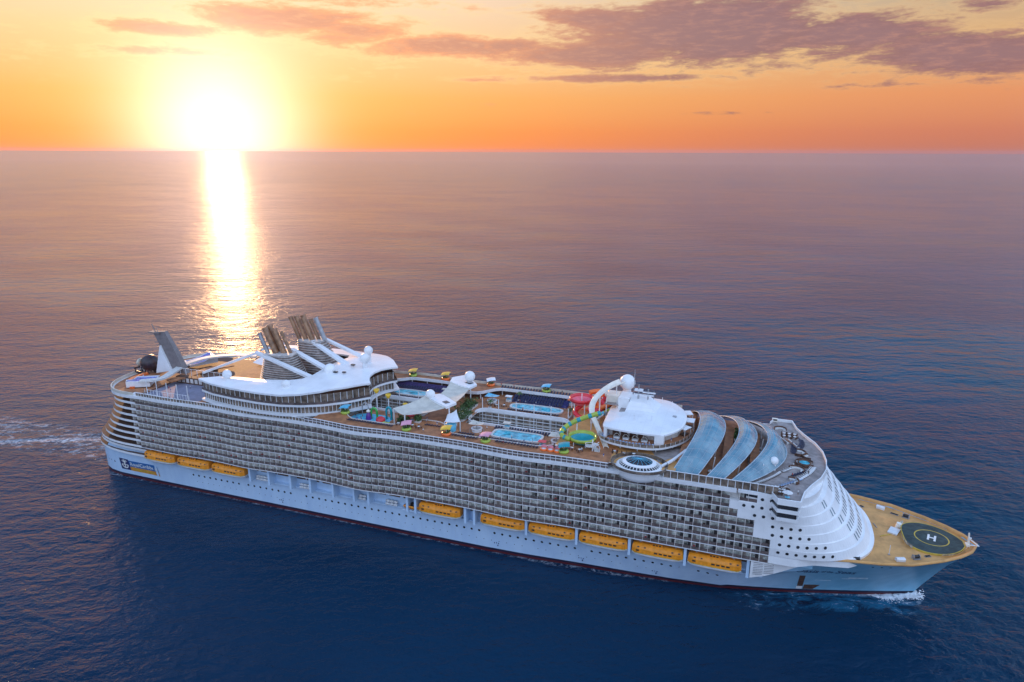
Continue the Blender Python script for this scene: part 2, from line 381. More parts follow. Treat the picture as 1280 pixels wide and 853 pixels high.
# ------------------------------------------------------------------ sea
HB = [(3, 12), (5, 17), (8, 20.5), (13, 22.5), (20, 23.5), (60, 24), (200, 24), (217, 23.4), (235, 22), (258, 20.6), (269, 19.8), (285, 17.6), (305.7, 12.6), (326, 6.6), (339, 2.4), (346, 0)]
def sea_material():
    m = bpy.data.materials.new('sea_water'); m.use_nodes = True; n = m.node_tree; gg = G(n); b = n.nodes['Principled BSDF']
    ge = n.nodes.new('ShaderNodeNewGeometry'); s = n.nodes.new('ShaderNodeSeparateXYZ'); n.links.new(ge.outputs['Position'], s.inputs[0])
    X, Y = s.outputs[0], s.outputs[1]
    # crests run roughly across the line of the low sun
    ca, sa = math.cos(R(22)), math.sin(R(22))
    U = gg.add(gg.mul(X, ca), gg.mul(Y, sa)); V = gg.sub(gg.mul(Y, ca), gg.mul(X, sa))
    swell = gg.noise(gg.xyz(gg.mul(U, .32), V, 0.0), .028, 2, .5)
    w1 = gg.noise(gg.xyz(gg.mul(U, .50), V, 1.3), .095, 3, .55, .3)
    w2 = gg.noise(gg.xyz(gg.mul(U, .62), V, 4.1), .30, 4, .6, .35)
    w3 = gg.noise(gg.xyz(gg.mul(U, .75), V, 7.7), 1.1, 3, .6, .2)
    gust = gg.smooth(gg.noise(gg.xyz(gg.mul(X, .6), Y, 2.0), .0045, 3, .6), .36, .64, .45, 1.5)
    h = gg.add(gg.add(gg.mul(swell, 3.2), gg.mul(w1, 2.5)), gg.mul(gg.add(gg.mul(w2, 1.35), gg.mul(w3, .22)), gust))
    dist = gg.m('SQRT', gg.add(gg.m('POWER', gg.sub(X, 285), 2.0), gg.m('POWER', gg.add(Y, 234), 2.0)))
    bp = n.nodes.new('ShaderNodeBump'); bp.inputs['Distance'].default_value = .50; n.links.new(gg.lin(dist, 2500, 12000, 1.0, .30), bp.inputs['Strength'])
    n.links.new(h, bp.inputs['Height']); n.links.new(bp.outputs[0], b.inputs['Normal'])
    rough = gg.lin(dist, 300, 3500, .08, .17)
    n.links.new(rough, b.inputs['Roughness'])
    deep = gg.mix(gg.smooth(gg.noise(gg.xyz(X, Y, 0.0), .006, 3, .5), .3, .7), (.0006, .015, .040), (.0012, .027, .066))
    # churned water along the bow and astern
    side = gg.sub(gg.mul(Y, -1.0), gg.mul(gg.sub(1.0, gg.m('POWER', gg.m('MAXIMUM', gg.div(gg.sub(X, 225), 122.0), 0.0), 1.6)), 23.0))  # metres out from the hull
    along = gg.mul(gg.smooth(X, 268, 318), gg.smooth(X, 340, 356, 1.0, 0.0))
    wid = gg.mul(gg.smooth(side, 7.0, 15.0, 1.0, 0.0), gg.smooth(side, -2.0, .5))
    fn = gg.noise(gg.xyz(gg.mul(U, .55), V, 2.2), .20, 5, .68, 1.2)
    fn2 = gg.noise(gg.xyz(gg.mul(U, .7), V, 5.0), .55, 5, .7, 1.0)
    bowm = gg.mul(along, wid)
    teal = gg.mul(gg.smooth(gg.add(fn, gg.mul(bowm, .22)), .60, .80), bowm)
    white = gg.mul(gg.smooth(gg.add(gg.mul(fn, .6), gg.mul(fn2, .4)), .575, .66), bowm)
    wy = gg.m('ABSOLUTE', gg.sub(Y, gg.add(-2.0, gg.mul(X, .04))))
    wx = gg.smooth(X, -6, 6, 1.0, 0.0)
    wakew = gg.mul(gg.mul(wx, gg.smooth(wy, 10, 19, 1.0, 0.0)), gg.smooth(X, -700, -60, .0, 1.0))
    wake = gg.mul(gg.mul(wakew, .8), gg.smooth(gg.add(gg.mul(fn, .5), gg.mul(fn2, .5)), .49, .66))
    wl = gg.m('ABSOLUTE', gg.add(gg.sub(Y, gg.add(16.0, gg.mul(X, .46))), gg.mul(gg.sub(fn, .5), 9.0)))
    edge = gg.mul(gg.mul(gg.smooth(X, -18, -4, 1.0, 0.0), gg.smooth(wl, .8, 4.2, 1.0, 0.0)), gg.mul(gg.smooth(fn2, .36, .56), gg.smooth(X, -240, -60)))
    caps = gg.mul(gg.smooth(gg.add(gg.mul(w2, .7), gg.mul(fn2, .3)), .70, .74), .5)
    c = gg.mix(gg.mul(teal, .6), deep, (.02, .20, .36))
    line = gg.mul(gg.mul(gg.smooth(gg.m('ABSOLUTE', gg.sub(side, .6)), .3, 1.7, 1.0, 0.0), gg.smooth(gg.add(gg.mul(fn2, .6), gg.mul(fn, .4)), .47, .60)), gg.mul(gg.smooth(X, 6, 20), gg.smooth(X, 340, 350, 1.0, 0.0)))
    fo = gg.m('MINIMUM', gg.add(gg.add(gg.mul(white, .9), gg.mul(wake, .75)), gg.add(gg.mul(edge, .5), gg.mul(line, .5))), 1.0)
    c = gg.mix(fo, c, (.62, .68, .74))
    n.links.new(c, b.inputs['Base Color'])
    b.inputs['IOR'].default_value = 1.33
    n.links.new(gg.lin(dist, 400, 2500, .32, .36), b.inputs['Specular IOR Level'])
    b.inputs['Specular IOR Level'].default_value = .40
    b.inputs['Specular Tint'].default_value = (.50, .74, 1.0, 1)
    M['sea_water'] = m
sea_material()
mb = MB(); rings = []
for rad in (150, 320, 700, 1500, 4000, 12000, 40000, 160000):
    rings.append([(200 + rad * math.cos(-2 * math.pi * k / 96), rad * math.sin(-2 * math.pi * k / 96), 0.0) for k in range(96)])
mb.loft(rings, 0, True, False, False); mb.face(rings[0], 0)
tag(mb.build('sea', 'sea_water'), kind='structure')

# ------------------------------------------------------------------ haze over the sea
def haze():
    m = bpy.data.materials.new('haze_air'); m.use_nodes = True; n = m.node_tree; n.nodes.clear()
    v = n.nodes.new('ShaderNodeVolumePrincipled'); o = n.nodes.new('ShaderNodeOutputMaterial')
    v.inputs['Color'].default_value = (.62, .74, .98, 1); v.inputs['Density'].default_value = .00003; v.inputs['Anisotropy'].default_value = .2
    n.links.new(v.outputs[0], o.inputs['Volume']); M['haze_air'] = m
haze()
mb = MB(); mb.box(-10000, 10000, -4000, 10000, -1.0, 165.0)
tag(mb.build('haze', 'haze_air'), kind='stuff')

# ================================================================== THE SHIP
ship = empty('cruise_ship', (0, 0, 0))
tag(ship, 'huge white cruise ship with rows of balconies and yellow lifeboats, under way at sunset', 'cruise ship')
def part(mb, name, mats, parent=None, label=None, kind=None):
    o = mb.build(name, mats, parent or ship)
    if label: o['label'] = label
    if kind: o['kind'] = kind
    return o

D15, D16, D17, D18 = 43.4, 46.2, 49.6, 54.2       # deck heights
ROW, DH = 20.0, 2.88                               # lowest balcony floor and storey

# ---- hull -------------------------------------------------------------
BT = [(3, 12), (5, 17), (8, 21), (13, 24), (20, 26), (28, 27), (44, 26.3), (60, 25.2), (200, 25.2), (275, 25.6), (292, 27.6), (300, 28.2), (308, 27.2), (316, 25.6), (324, 23.9), (331, 22.6), (340.5, 19.8), (350, 14.2), (356, 9.6), (360, 5.2), (362.3, 0)]
ZT = [(3, 11.5), (12, 12.5), (20, 20), (41.5, 20), (42.5, 12.6), (296, 12.6), (308, 22.4), (363, 22.6)]
def stem(z): return 346.3 + 16.0 * max(0, min(1, (z / 22.5))) ** 1.15
XF = 285.0
def hull_pt(s, z):
    """s: station 3..346.3 along the waterline, z height -> (x, y>0)"""
    t = max(0.0, (s - XF) / (346.3 - XF))
    x = s if s < XF else XF + t * (stem(z) - XF)
    xt = s if s < XF else XF + t * (362.3 - XF)
    zt = 22.5 if s > XF else max(12.6, interp(ZT, s))
    bw, bt = interp(HB, s), interp(BT, xt)
    f = max(0.0, min(1.0, z / zt))
    p = 1.0 + .55 * t
    return x, bw + (bt - bw) * f ** p
def hull_y(x, z):
    s = x if x < XF else XF + (x - XF) / (stem(z) - XF) * (346.3 - XF)
    return hull_pt(s, z)[1]
ST = [3, 3.6, 5, 6.5, 8, 10.5, 13, 16, 20, 24, 28, 36, 41.5, 42.5, 52, 65, 90, 120, 150, 180, 200, 217, 235, 247, 258, 269, 277, 285] + [285 + 61.3 * k / 26 for k in range(1, 27)]
mb = MB(); NL = 12
for sg in (-1, 1):
    rings = []
    for s in ST:
        t = max(0.0, (s - XF) / (346.3 - XF)); xt = s if s < XF else XF + t * (362.3 - XF)
        zt = interp(ZT, xt); ring = []
        for k in range(NL + 1):
            z = -1.5 + (zt + 1.5) * k / NL
            x, y = hull_pt(s, z); ring.append((x, sg * y, z))
        rings.append(ring if sg < 0 else ring[::-1])
    mb.loft(rings, 0, False, False, True)
zt = interp(ZT, 3); mb.face([(3, -12, -1.5), (3, 12, -1.5), (3, 12, zt), (3, -12, zt)], 0)
hull = part(mb, 'hull', 'hull_paint')

# ledge that the lifeboats hang over, and the recess behind them
mb = MB(); mb.box(42.5, 297.5, -26.2, -20, 12.35, 12.75, 0); mb.box(42.5, 297.5, 20, 26.2, 12.35, 12.75, 0)
part(mb, 'boat_deck_ledge', 'hull_paint')
mb = MB(); mb.box(41.6, 299.5, -24.5, 22.4, 12.75, 19.9, 0)
rec = part(mb, 'recess_wall', 'hull_paint')
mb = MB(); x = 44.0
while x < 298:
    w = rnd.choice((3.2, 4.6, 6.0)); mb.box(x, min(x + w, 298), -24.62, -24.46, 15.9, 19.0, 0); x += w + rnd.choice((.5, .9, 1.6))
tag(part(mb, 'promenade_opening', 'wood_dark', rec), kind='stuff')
# the columns that frame the recess
for i, x in enumerate([97.5, 107, 117.5, 127, 137.5, 147, 153.5, 170.3, 173.8, 194.2, 197.8] + [200.33 + 18.41 * k - .9 for k in range(1, 5)] + [292.8]):
    mb = MB(); mb.box(x - .45, x + .45, -28.6, -22.3, 12.7, 20, 0)
    part(mb, 'recess_column', 'hull_paint')

# ---- superstructure side wall ------------------------------------------
def bulge(x):
    return sum(a * math.exp(-((x - c) / w) ** 2) for c, w, a in ((98, 11, .9), (151, 12, 1.5), (214, 13, 1.2), (60, 10, .5)))
def yF(x): return 29.6 + bulge(x)
X0, X1, CW = 39.0, 298.4, 2.62
NC = int((X1 - X0) / CW)
ends = [298.4, 298.4, 298.4, 295.6, 295.3, 290.2, 287.2, 287.2]
mb = MB()
mb.box(40, 299, -27.6, 27.6, 19.9, 36.5, 0)                       # core of the decks below Central Park level
mb.box(40, 124, -27.6, 27.6, 36.4, 43.0, 0)
mb.box(236, 299, -27.6, 27.6, 36.4, 43.0, 0)
mb.box(124, 236, -27.6, -7.5, 36.4, 43.0, 0); mb.box(124, 236, 7.5, 27.6, 36.4, 43.0, 0)
core = part(mb, 'superstructure', 'warm_white')
mb = MB()                                                        # windows of the inner court, port wall
for k in range(40):
    for r in range(2): mb.box(126.5 + 2.7 * k, 128.8 + 2.7 * k, 7.28, 7.46, 37.0 + 3 * r, 39.3 + 3 * r, 0)
tag(part(mb, 'court_window', 'mid_glass', core), kind='stuff')

# ---- balconies ----------------------------------------------------------
def balcony_base(mb, x, y, z, kind, o=0):
    """slab, divider and back wall of a cabin balcony; x is its aft edge and y its outer face (port positive turned to starboard)"""
    w = CW; yi = y + 1.75
    mb.box(x, x + w, y - .06, yi, z - .24, z, 0, 'k')
    mb.box(x - .07, x + .07, y + .08, yi, z, z + DH - .24, 1, 'btk')
    mb.face([(x, yi, z), (x + w, yi, z), (x + w, yi, z + DH), (x, yi, z + DH)], 1)
    if kind == 3:
        mb.box(x + .5, x + 1.2, y + .8, y + 1.6, z, z + .75, 2, 'b')
def balcony_rail(mb, x, y, z, m=0):
    mb.box(x + .07, x + CW - .07, y, y + .05, z + .06, z + 1.12, m)
def balcony_door(mb, x, y, z, kind, a=0, b=1, c=2):
    yi = y + 1.75
    mb.box(x + .22, x + 1.32, yi - .07, yi - .02, z + .05, z + 2.3, c if kind == 2 else a, 'bk')
    mb.box(x + 1.38, x + 2.42, yi - .11, yi - .02, z + .05, z + 2.3, b if kind in (1, 3) else a, 'bk')
cells = []
for r in range(8):
    for i in range(NC + 1):
        x = X0 + CW * i
        if x + CW > ends[r] + .1: break
        cells.append((r, x))
for x in (287.9, 290.5): cells.append((7, x + .2))
nearest = sorted(cells, key=lambda c: (Vector((c[1] + 1.3, -yF(c[1]), ROW + DH * c[0] + 1)) - CAM).length)
solo = set(nearest[:100])
mbB, mbR, mbD = MB(), MB(), MB()
for c in cells:
    r, x = c; y = -yF(x + 1.3); z = ROW + DH * r
    kind = rnd.choices((0, 1, 2, 3), (.44, .31, .19, .06))[0]
    if 135 < x < 175 and rnd.random() < .6: kind = 1
    if c in solo:
        a, b, d = MB(), MB(), MB()
        balcony_base(a, x, y, z, kind); o = part(a, 'balcony', ['trim_white', 'divider', 'cloth_red' if rnd.random() < .2 else 'wood_dark'])
        balcony_rail(b, x, y, z); part(b, 'railing', 'rail_glass', o)
        balcony_door(d, x, y, z, kind); part(d, 'sliding_door', ['door_glass', 'open_door', 'curtain'], o)
    else:
        balcony_base(mbB, x, y, z, kind); balcony_rail(mbB, x, y, z, 3); balcony_door(mbB, x, y, z, kind, 4, 5, 6)
tag(part(mbB, 'balcony', ['trim_white', 'divider', 'cloth_red', 'rail_glass', 'door_glass', 'open_door', 'curtain']), kind='stuff')
# edge of the lowest balcony deck and soffit
mb = MB(); A = []; B_ = []
xs = [39 + 3.0 * k for k in range(88)]
for x in xs: A.append((x, -yF(x) - .08, 19.72)); B_.append((x, -22, 19.72))
mb.ribbon(A, B_, 0); part(mb, 'balcony_soffit', 'warm_white')
# port side: plain wall with window rows behind
mb = MB(); mb.box(39, 299, 27.6, 29.6, 20, 43, 0); psw = part(mb, 'port_side_wall', 'warm_white')
mb = MB()
for r in range(8):
    mb.box(40, 298, 29.6, 29.75, 20.9 + DH * r, 22.6 + DH * r, 0)
tag(part(mb, 'port_window_band', 'dark_glass', psw), kind='stuff')

# ---- crown band and deck 15 glazing along the side ----------------------
def band(x0, x1, z0, z1, out, inn, mt, name, step=2.5, yf=yF):
    mb = MB(); xs = [x0 + (x1 - x0) * k / int((x1 - x0) / step) for k in range(int((x1 - x0) / step) + 1)]
    o0 = [(x, -yf(x) - out, z0) for x in xs]; o1 = [(x, -yf(x) - out, z1) for x in xs]
    i0 = [(x, -yf(x) + inn, z0) for x in xs]; i1 = [(x, -yf(x) + inn, z1) for x in xs]
    mb.ribbon(o0, o1, 0, True); mb.ribbon(o1, i1, 0); mb.ribbon(i0, o0, 0); mb.ribbon(i1, i0, 0)
    for e in (0, -1): mb.face([o0[e], i0[e], i1[e], o1[e]], 0)
    return part(mb, name, mt)
band(39, 287, 43.0, 44.15, 1.1, 3.0, 'trim_white', 'side_band')
# glazing panels: dark panes with white posts
def screen(x0, x1, z0, z1, out, pane, postw, name, mt, pm='trim_white', yf=yF, rail=True, mid=False):
    mb = MB(); x = x0
    while x < x1 - .1:
        xb = min(x + pane, x1); ya, yb = -yf(x) - out, -yf(xb) - out
        mb.face([(x, ya, z0), (xb, yb, z0), (xb, yb, z1), (x, ya, z1)], 0); x = xb
    g_ = part(mb, name, mt)
    mb = MB(); x = x0
    while x < x1 + .1:
        y = -yf(x) - out; mb.box(x - postw / 2, x + postw / 2, y - .10, y + .06, z0, z1, 0, 'b'); x += pane
    if rail:
        n = int((x1 - x0) / 2.5); xs = [x0 + (x1 - x0) * k / n for k in range(n + 1)]
        for zz in ([z1] + ([(z0 + z1) / 2] if mid else [])):
            for a, b in zip(xs, xs[1:]):
                ya, yb = -yf(a) - out, -yf(b) - out
                mb.faces([(a, ya - .14, zz - .09), (b, yb - .14, zz - .09), (b, yb - .14, zz + .09), (a, ya - .14, zz + .09), (a, ya + .12, zz + .09), (b, yb + .12, zz + .09)], [(0, 1, 2, 3), (3, 2, 5, 4)], 0)
    f = part(mb, 'screen_frame', pm, g_)
    return g_
screen(43, 128, 44.15, 45.5, .3, 1.5, .16, 'deck_railing', 'mid_glass')
screen(128, 246.5, 44.15, 46.05, .35, 1.9, .16, 'promenade_window', 'rail_glass', mid=True)
screen(264.5, 299, 44.15, 46.7, .2, 2.2, .18, 'wind_screen', 'mid_glass')

# ---- open decks ---------------------------------------------------------
def deck(strips, z, name, m, th=.25, parent=None):
    """strips: list of (x list, y0 function, y1 function)"""
    mb = MB()
    for xs, fa, fb in strips:
        A = [(x, fa(x), z) for x in xs]; B_ = [(x, fb(x), z) for x in xs]
        mb.ribbon(A, B_, 0); mb.ribbon([(x, y, z - th) for x, y, _ in A], A, 1); mb.ribbon(B_, [(x, y, z - th) for x, y, _ in B_], 1)
        mb.face([A[0], B_[0], (*B_[0][:2], z - th), (*A[0][:2], z - th)], 1); mb.face([A[-1], B_[-1], (*B_[-1][:2], z - th), (*A[-1][:2], z - th)], 1)
    return part(mb, name, [m, 'trim_white'], parent)
def rng(a, b, st=2.0):
    n = max(1, int(round((b - a) / st))); return [a + (b - a) * k / n for k in range(n + 1)]
cst = lambda v: (lambda x: v)
# pool deck (15) with the court left open
deck([(rng(39, 126), cst(-29.4), cst(29.4)), (rng(126, 168), cst(-29.4), cst(-7.6)), (rng(126, 168), cst(7.6), cst(29.4)), (rng(168, 186), cst(-29.4), cst(29.4)),
      (rng(186, 224), cst(-29.4), cst(-7.6)), (rng(186, 224), cst(7.6), cst(29.4)), (rng(224, 300), cst(-29.4), cst(29.4))], D15, 'pool_deck', 'teak')
# sports deck (16) strips along both sides, curved inner edges
def inner16(x):
    y = 25.6
    for c, w, a in ((137, 7, -4.5), (176, 9, -8.5), (240, 14, -9)): y += a * math.exp(-((x - c) / w) ** 4)
    return y
def yF16(x): return yF(x) + .25
deck([(rng(132, 246.5), lambda x: -yF16(x), lambda x: -inner16(x) - 0.0)], D16, 'starboard_sports_deck', 'teak')
deck([(rng(126, 264), lambda x: inner16(x), lambda x: yF16(x))], D16, 'port_sports_deck', 'teak')
deck([(rng(246.5, 268), lambda x: -yF16(x) + .6, lambda x: -inner16(x))], D16 + .004, 'forward_sports_deck', 'teak_light')
deck([(rng(226, 268), lambda x: -inner16(x), lambda x: inner16(x))], D16 - .02, 'forward_deck_floor', 'teak_light')
# white curved edge on the port deck 16
def edge_band(f, xs, z0, z1, name, th=.35, m='trim_white'):
    mb = MB(); rr = []
    for x in xs:
        y = f(x); s_ = 1 if y > 0 else -1
        rr.append([(x, y, z0), (x, y - s_ * th, z0), (x, y - s_ * th, z1), (x, y, z1)])
    mb.loft(rr, 0, True, True, False); return part(mb, name, m)
edge_band(lambda x: inner16(x), rng(127, 226), D16 - .5, D16 + .75, 'port_deck_edge')
edge_band(lambda x: -inner16(x), rng(134, 226), D16 - .5, D16 + .25, 'starboard_deck_edge', m='warm_white')
edge_band(lambda x: yF16(x), rng(127, 264), D16 - .4, D16 + 1.1, 'port_outer_rail', .15, 'canvas')
mb = MB()
for k in range(14):
    x = 131 + 7.2 * k
    mb.tube([(x, inner16(x) + .8, D15), (x, inner16(x) + .8, D16)], .22, 8)
tag(part(mb, 'deck_pillar', 'trim_white'), kind='stuff')
mb = MB(); 
mb.box(126, 264, 27.2, 27.6, D15, D16 - .3, 0); part(mb, 'port_promenade_wall', 'wood_dark')
# white lip round the court
def court_lip(x0, x1, name):
    mb = MB(); yy = 7.6; ins = 4.5
    pts = [(x0 + ins * (1 - math.sin(a)), -yy + (yy * 2) * 0 + yy * 0) for a in (0,)]
    path = []
    n = 8
    for k in range(n + 1):
        a = math.pi / 2 * k / n; path.append((x0 + ins - ins * math.cos(a), yy - ins + ins * math.sin(a)))
    path += [(x, yy) for x in rng(x0 + ins + 2, x1 - ins - 2, 4)]
    for k in range(n + 1):
        a = math.pi / 2 * k / n; path.append((x1 - ins + ins * math.sin(a), yy - ins + ins * math.cos(a)))
    rr = [[(x, y, D15 - .6), (x, y + .1, D15 - .6), (x, y + .1, D15 + .95), (x, y - .5, D15 + .95), (x, y - .5, D15 - .6)] for x, y in path]
    mb.loft(rr, 0, False, False, False)
    rr = [[(x, -y, D15 - .6), (x, -y - .1, D15 - .6), (x, -y - .1, D15 + .9), (x, -y + .4, D15 + .9), (x, -y + .4, D15 - .6)] for x, y in path]
    mb.loft(rr, 0, False, False, False)
    return part(mb, name, 'trim_white')
court_lip(126, 168, 'aft_court_lip'); court_lip(185.5, 224.5, 'forward_court_lip')
# slender posts standing on the court lip
mb = MB()
for x in (187, 194, 201.5, 209, 216, 223): mb.tube([(x, 7.2, 37), (x, 7.2, 48.6)], .17, 6)
for x in (131, 140, 149, 158): mb.tube([(x, 7.2, 37), (x, 7.2, 47.5)], .17, 6)
tag(part(mb, 'court_post', 'trim_white'), kind='stuff')
mb = MB()
for z in (38.6, 41.2):
    mb.box(186, 224, 6.9, 7.1, z, z + .22, 0); mb.box(127, 167, 6.9, 7.1, z, z + .22, 0)
tag(part(mb, 'court_balustrade', 'trim_white'), kind='stuff')

# ---- pools --------------------------------------------------------------
def superell(cx, cy, rx, ry, p=4, n=36):
    o = []
    for k in range(n):
        a = 2 * math.pi * k / n; c, s_ = math.cos(a), math.sin(a)
        o.append((cx + rx * abs(c) ** (2 / p) * (1 if c >= 0 else -1), cy + ry * abs(s_) ** (2 / p) * (1 if s_ >= 0 else -1)))
    return o
def pool(cx, cy, rx, ry, p, name, zt=.55):
    outer = superell(cx, cy, rx + .8, ry + .6, p); inn = superell(cx, cy, rx, ry, p); mb = MB()
    o0 = [(x, y, D15 - .05) for x, y in outer]; o1 = [(x, y, D15 + zt) for x, y in outer]; i1 = [(x, y, D15 + zt) for x, y in inn]; i0 = [(x, y, D15 + zt - .35) for x, y in inn]
    mb.loft([o0, o1, i1, i0], 0, True, False, False); o = part(mb, name, 'warm_white')
    mb = MB(); mb.face(i0, 0); part(mb, 'pool_water', 'pool_water', o); return o
pool(209.2, -13.8, 9.0, 3.4, 5, 'starboard_pool'); pool(207.5, 15.0, 10.5, 2.9, 3.2, 'port_pool'); pool(151, 14.6, 9.5, 2.8, 2.4, 'aft_port_pool')
# stepped seating behind the port pools
def stands(x0, x1, y0, m, name):
    mb = MB()
    for k in range(5): mb.box(x0, x1, y0 + 1.0 * k, y0 + 1.0 * (k + 1), D15 - .02, D15 + .3 + .32 * k, 0)
    return part(mb, name, m)
stands(195, 219, 20.0, 'stand_blue', 'sun_terrace'); stands(140, 164, 19.4, 'stand_violet', 'aft_sun_terrace')

# ---- stern terraces -----------------------------------------------------
def stern_plan(x_aft, hw=29.8, ins=19.0, n=12, xj=41.5):
    """starboard half outline from the centre line aft to the side"""
    o = []
    for k in range(n + 1):
        a = math.pi / 2 * k / n
        o.append((xj - (xj - x_aft) * max(0, math.cos(a)) ** .667, -hw * math.sin(a) ** .667))
    return o
for k in range(10):
    z = 14.2 + 2.88 * k
    xa = interp([(13, -2), (18.3, 1), (21.4, 5.5), (26, 10), (32.5, 15), (36.8, 17.8), (42, 18.6)], z)
    pl = stern_plan(xa, 29.7 if k > 1 else 27.5)
    full = pl + [(x, -y) for x, y in pl[::-1]]
    mb = MB(); mb.prism(full, z - .3, z + .72, 0, 1); o = part(mb, 'stern_terrace', ['trim_white', 'wood_dark'])
    inner = [(x + 3.8, y * .90) for x, y in pl]; fi = inner + [(x, -y) for x, y in inner[::-1]]
    mb = MB(); mb.prism(fi, z + .72, z + 2.58, 0); part(mb, 'terrace_window', ['wood_dark' if k % 3 else 'mid_glass'], o)
# stern crown deck
pl = stern_plan(17.6, 30.3); full = pl + [(x, -y) for x, y in pl[::-1]]
mb = MB(); mb.prism(full, 42.6, 44.0, 0); part(mb, 'stern_crown', 'trim_white')
mb = MB(); rr = []
for x, y in pl: rr.append([(x, y, 44), (x + .3, y * .99, 44), (x + .3, y * .99, 45.3), (x, y, 45.3)])
mb.loft(rr, 0, True, True, False); mb2 = [(x, -y) for x, y in pl]
rr = [[(x, y, 44), (x + .3, y * .99, 44), (x + .3, y * .99, 45.3), (x, y, 45.3)] for x, y in mb2]
mb.loft(rr, 0, True, True, False); part(mb, 'stern_rail', 'canvas')
inn = [(x + 1.0, y * .97) for x, y in pl]; fi = inn + [(x, -y) for x, y in inn[::-1]]
mb = MB(); mb.face([(x, y, 44.02) for x, y in fi], 0); part(mb, 'stern_deck', 'teak')

# ---- forward rounded front ---------------------------------------------
FX = 298.4
def nose(z): return 331.6 + (313.6 - 331.6) * max(0, min(1, (z - 22.3) / 19.5)) ** .96
def fhw(z): return 28.9 + .95 * min(1, max(0, (z - 20) / 5))
def fring(n_, hw_, z, N=72, p=2.6):
    o = []
    for k in range(N + 1):
        a = -math.pi / 2 + math.pi * k / N; c, s_ = max(0, math.cos(a)), math.sin(a)
        o.append((FX + (n_ - FX) * c ** (2 / p), hw_ * abs(s_) ** (2 / p) * (1 if s_ > 0 else -1), z))
    return o
mb = MB(); levels = []; zz = 20.0
lv = [20.0 + DH * k for k in range(9)]
rr = [fring(nose(22.3), fhw(22.3), 20.0)]
rr.append(fring(nose(22.3), fhw(22.3), 22.88))
for k in range(1, 8):
    z = lv[k]; z1 = z + DH
    rr.append(fring(nose(z1) + 2.0 * (z < 40) + .15, fhw(z) , z + .06)); 
    rr.append(fring(nose(z1) + .2, fhw(z1), z1 - .06))
    levels.append((z, z1))
def clamp_ring(r):
    o = []
    for x, y, z in r:
        if x > 303:
            lim = hull_y(min(x, 345), 22.3) - .25 + max(0, 312 - x) / 9 * 3.2
            if abs(y) > lim: y = lim if y > 0 else -lim
        o.append((x, y, z))
    return o
rr[0] = clamp_ring(rr[0]); rr[1] = clamp_ring([(x, y, 22.6) for x, y, z in rr[1]])
mb.loft(rr, 0, False, False, False)
mb.face(rr[-1][::-1], 0)
front = part(mb, 'front_superstructure', 'white_paint')
def front_pt(a, z):
    """point on the front surface at plan angle a and height z, with outward normal in plan"""
    k = min(7, max(1, int((z - 20.0) / DH))); z0, z1 = lv[k], lv[k] + DH; f = (z - z0) / DH
    n_ = lerp(nose(z1) + 2.0 * (z0 < 40) + .15, nose(z1) + .2, f) if z > 22.88 else nose(22.3)
    hw_ = lerp(fhw(z0), fhw(z1), f); p = 2.6
    c, s_ = max(0, math.cos(a)), math.sin(a)
    return Vector((FX + (n_ - FX) * c ** (2 / p), hw_ * abs(s_) ** (2 / p) * (1 if s_ > 0 else -1), z))
def porthole(mb, p, nrm, r):
    u = Vector((0, 0, 1)); t = nrm.cross(u).normalized(); v = t.cross(nrm).normalized(); q = p + nrm * .05
    mb.face([q + (t * math.cos(2 * math.pi * k / 14) + v * math.sin(2 * math.pi * k / 14)) * r for k in range(14)], 0)
def front_normal(a, z):
    e = .01; p = front_pt(a, z); du = front_pt(a + e, z) - front_pt(a - e, z); dv = front_pt(a, z + .2) - front_pt(a, z - .2)
    n_ = du.cross(dv).normalized()
    return n_ if n_.x > -.2 and (n_.y * (1 if p.y > 0 else -1) > -.05) else -n_
# round windows along the starboard shoulder: placed by distance along the plan curve
def by_x(xw, z):
    lo, hi = -math.pi / 2, 0.0
    for _ in range(40):
        mid = (lo + hi) / 2
        if front_pt(mid, z).x < xw: lo = mid
        else: hi = mid
    return lo
mb = MB()
for r in range(8):
    e_ = X0 + CW * int((ends[r] + .1 - X0) / CW) if r < 7 else 293.3
    if e_ < 298.2: mb.box(e_ + .02, 298.9, -29.88, -26.0, ROW + DH * r - .18, ROW + DH * (r + 1) - .18, 0)
mb.box(287.5, 298.9, -29.9, -26, 42.86, 43.9, 0)
part(mb, 'shoulder_wall', 'white_paint', front)
rows = [(1, 301.0, 7), (2, 301.2, 6), (3, 298.8, 5), (4, 298.6, 4), (5, 293.0, 5), (6, 289.6, 5), (7, 294.8, 2)]
for k, xs0, cnt in rows:
    z = lv[k] + 1.55
    for j in range(cnt):
        xw = xs0 + 2.65 * j
        if xw < FX + .6: p = Vector((xw, -29.9, z)); nn = Vector((0, -1, 0))
        else:
            a = by_x(xw, z); p = front_pt(a, z); nn = front_normal(a, z)
            if nn.y > 0: nn = -nn
        mb = MB(); porthole(mb, p, nn, .52); part(mb, 'porthole', 'dark_glass', front)
# tall raked windows stepping round the front, one mesh per window
for k in range(2, 7):
    z = lv[k]
    for j in range(-9, 15):
        a = -.05 + .072 * j - .07 * (k - 4)
        if a > 1.15 or (j < -1 - 2 * (6 - k) + 1 and j not in (-7, -6)): continue
        mb = MB(); h0, h1 = .35, 2.45; e = .011
        pts = [front_pt(a - e, z + h0), front_pt(a + e, z + h0), front_pt(a + e, z + h1), front_pt(a - e, z + h1)]
        nn = front_normal(a, z + 1.4)
        if nn.x < 0: nn = -nn
        mb.face([p + nn * .06 for p in pts], 0); part(mb, 'raked_window', 'sea_glass', front)

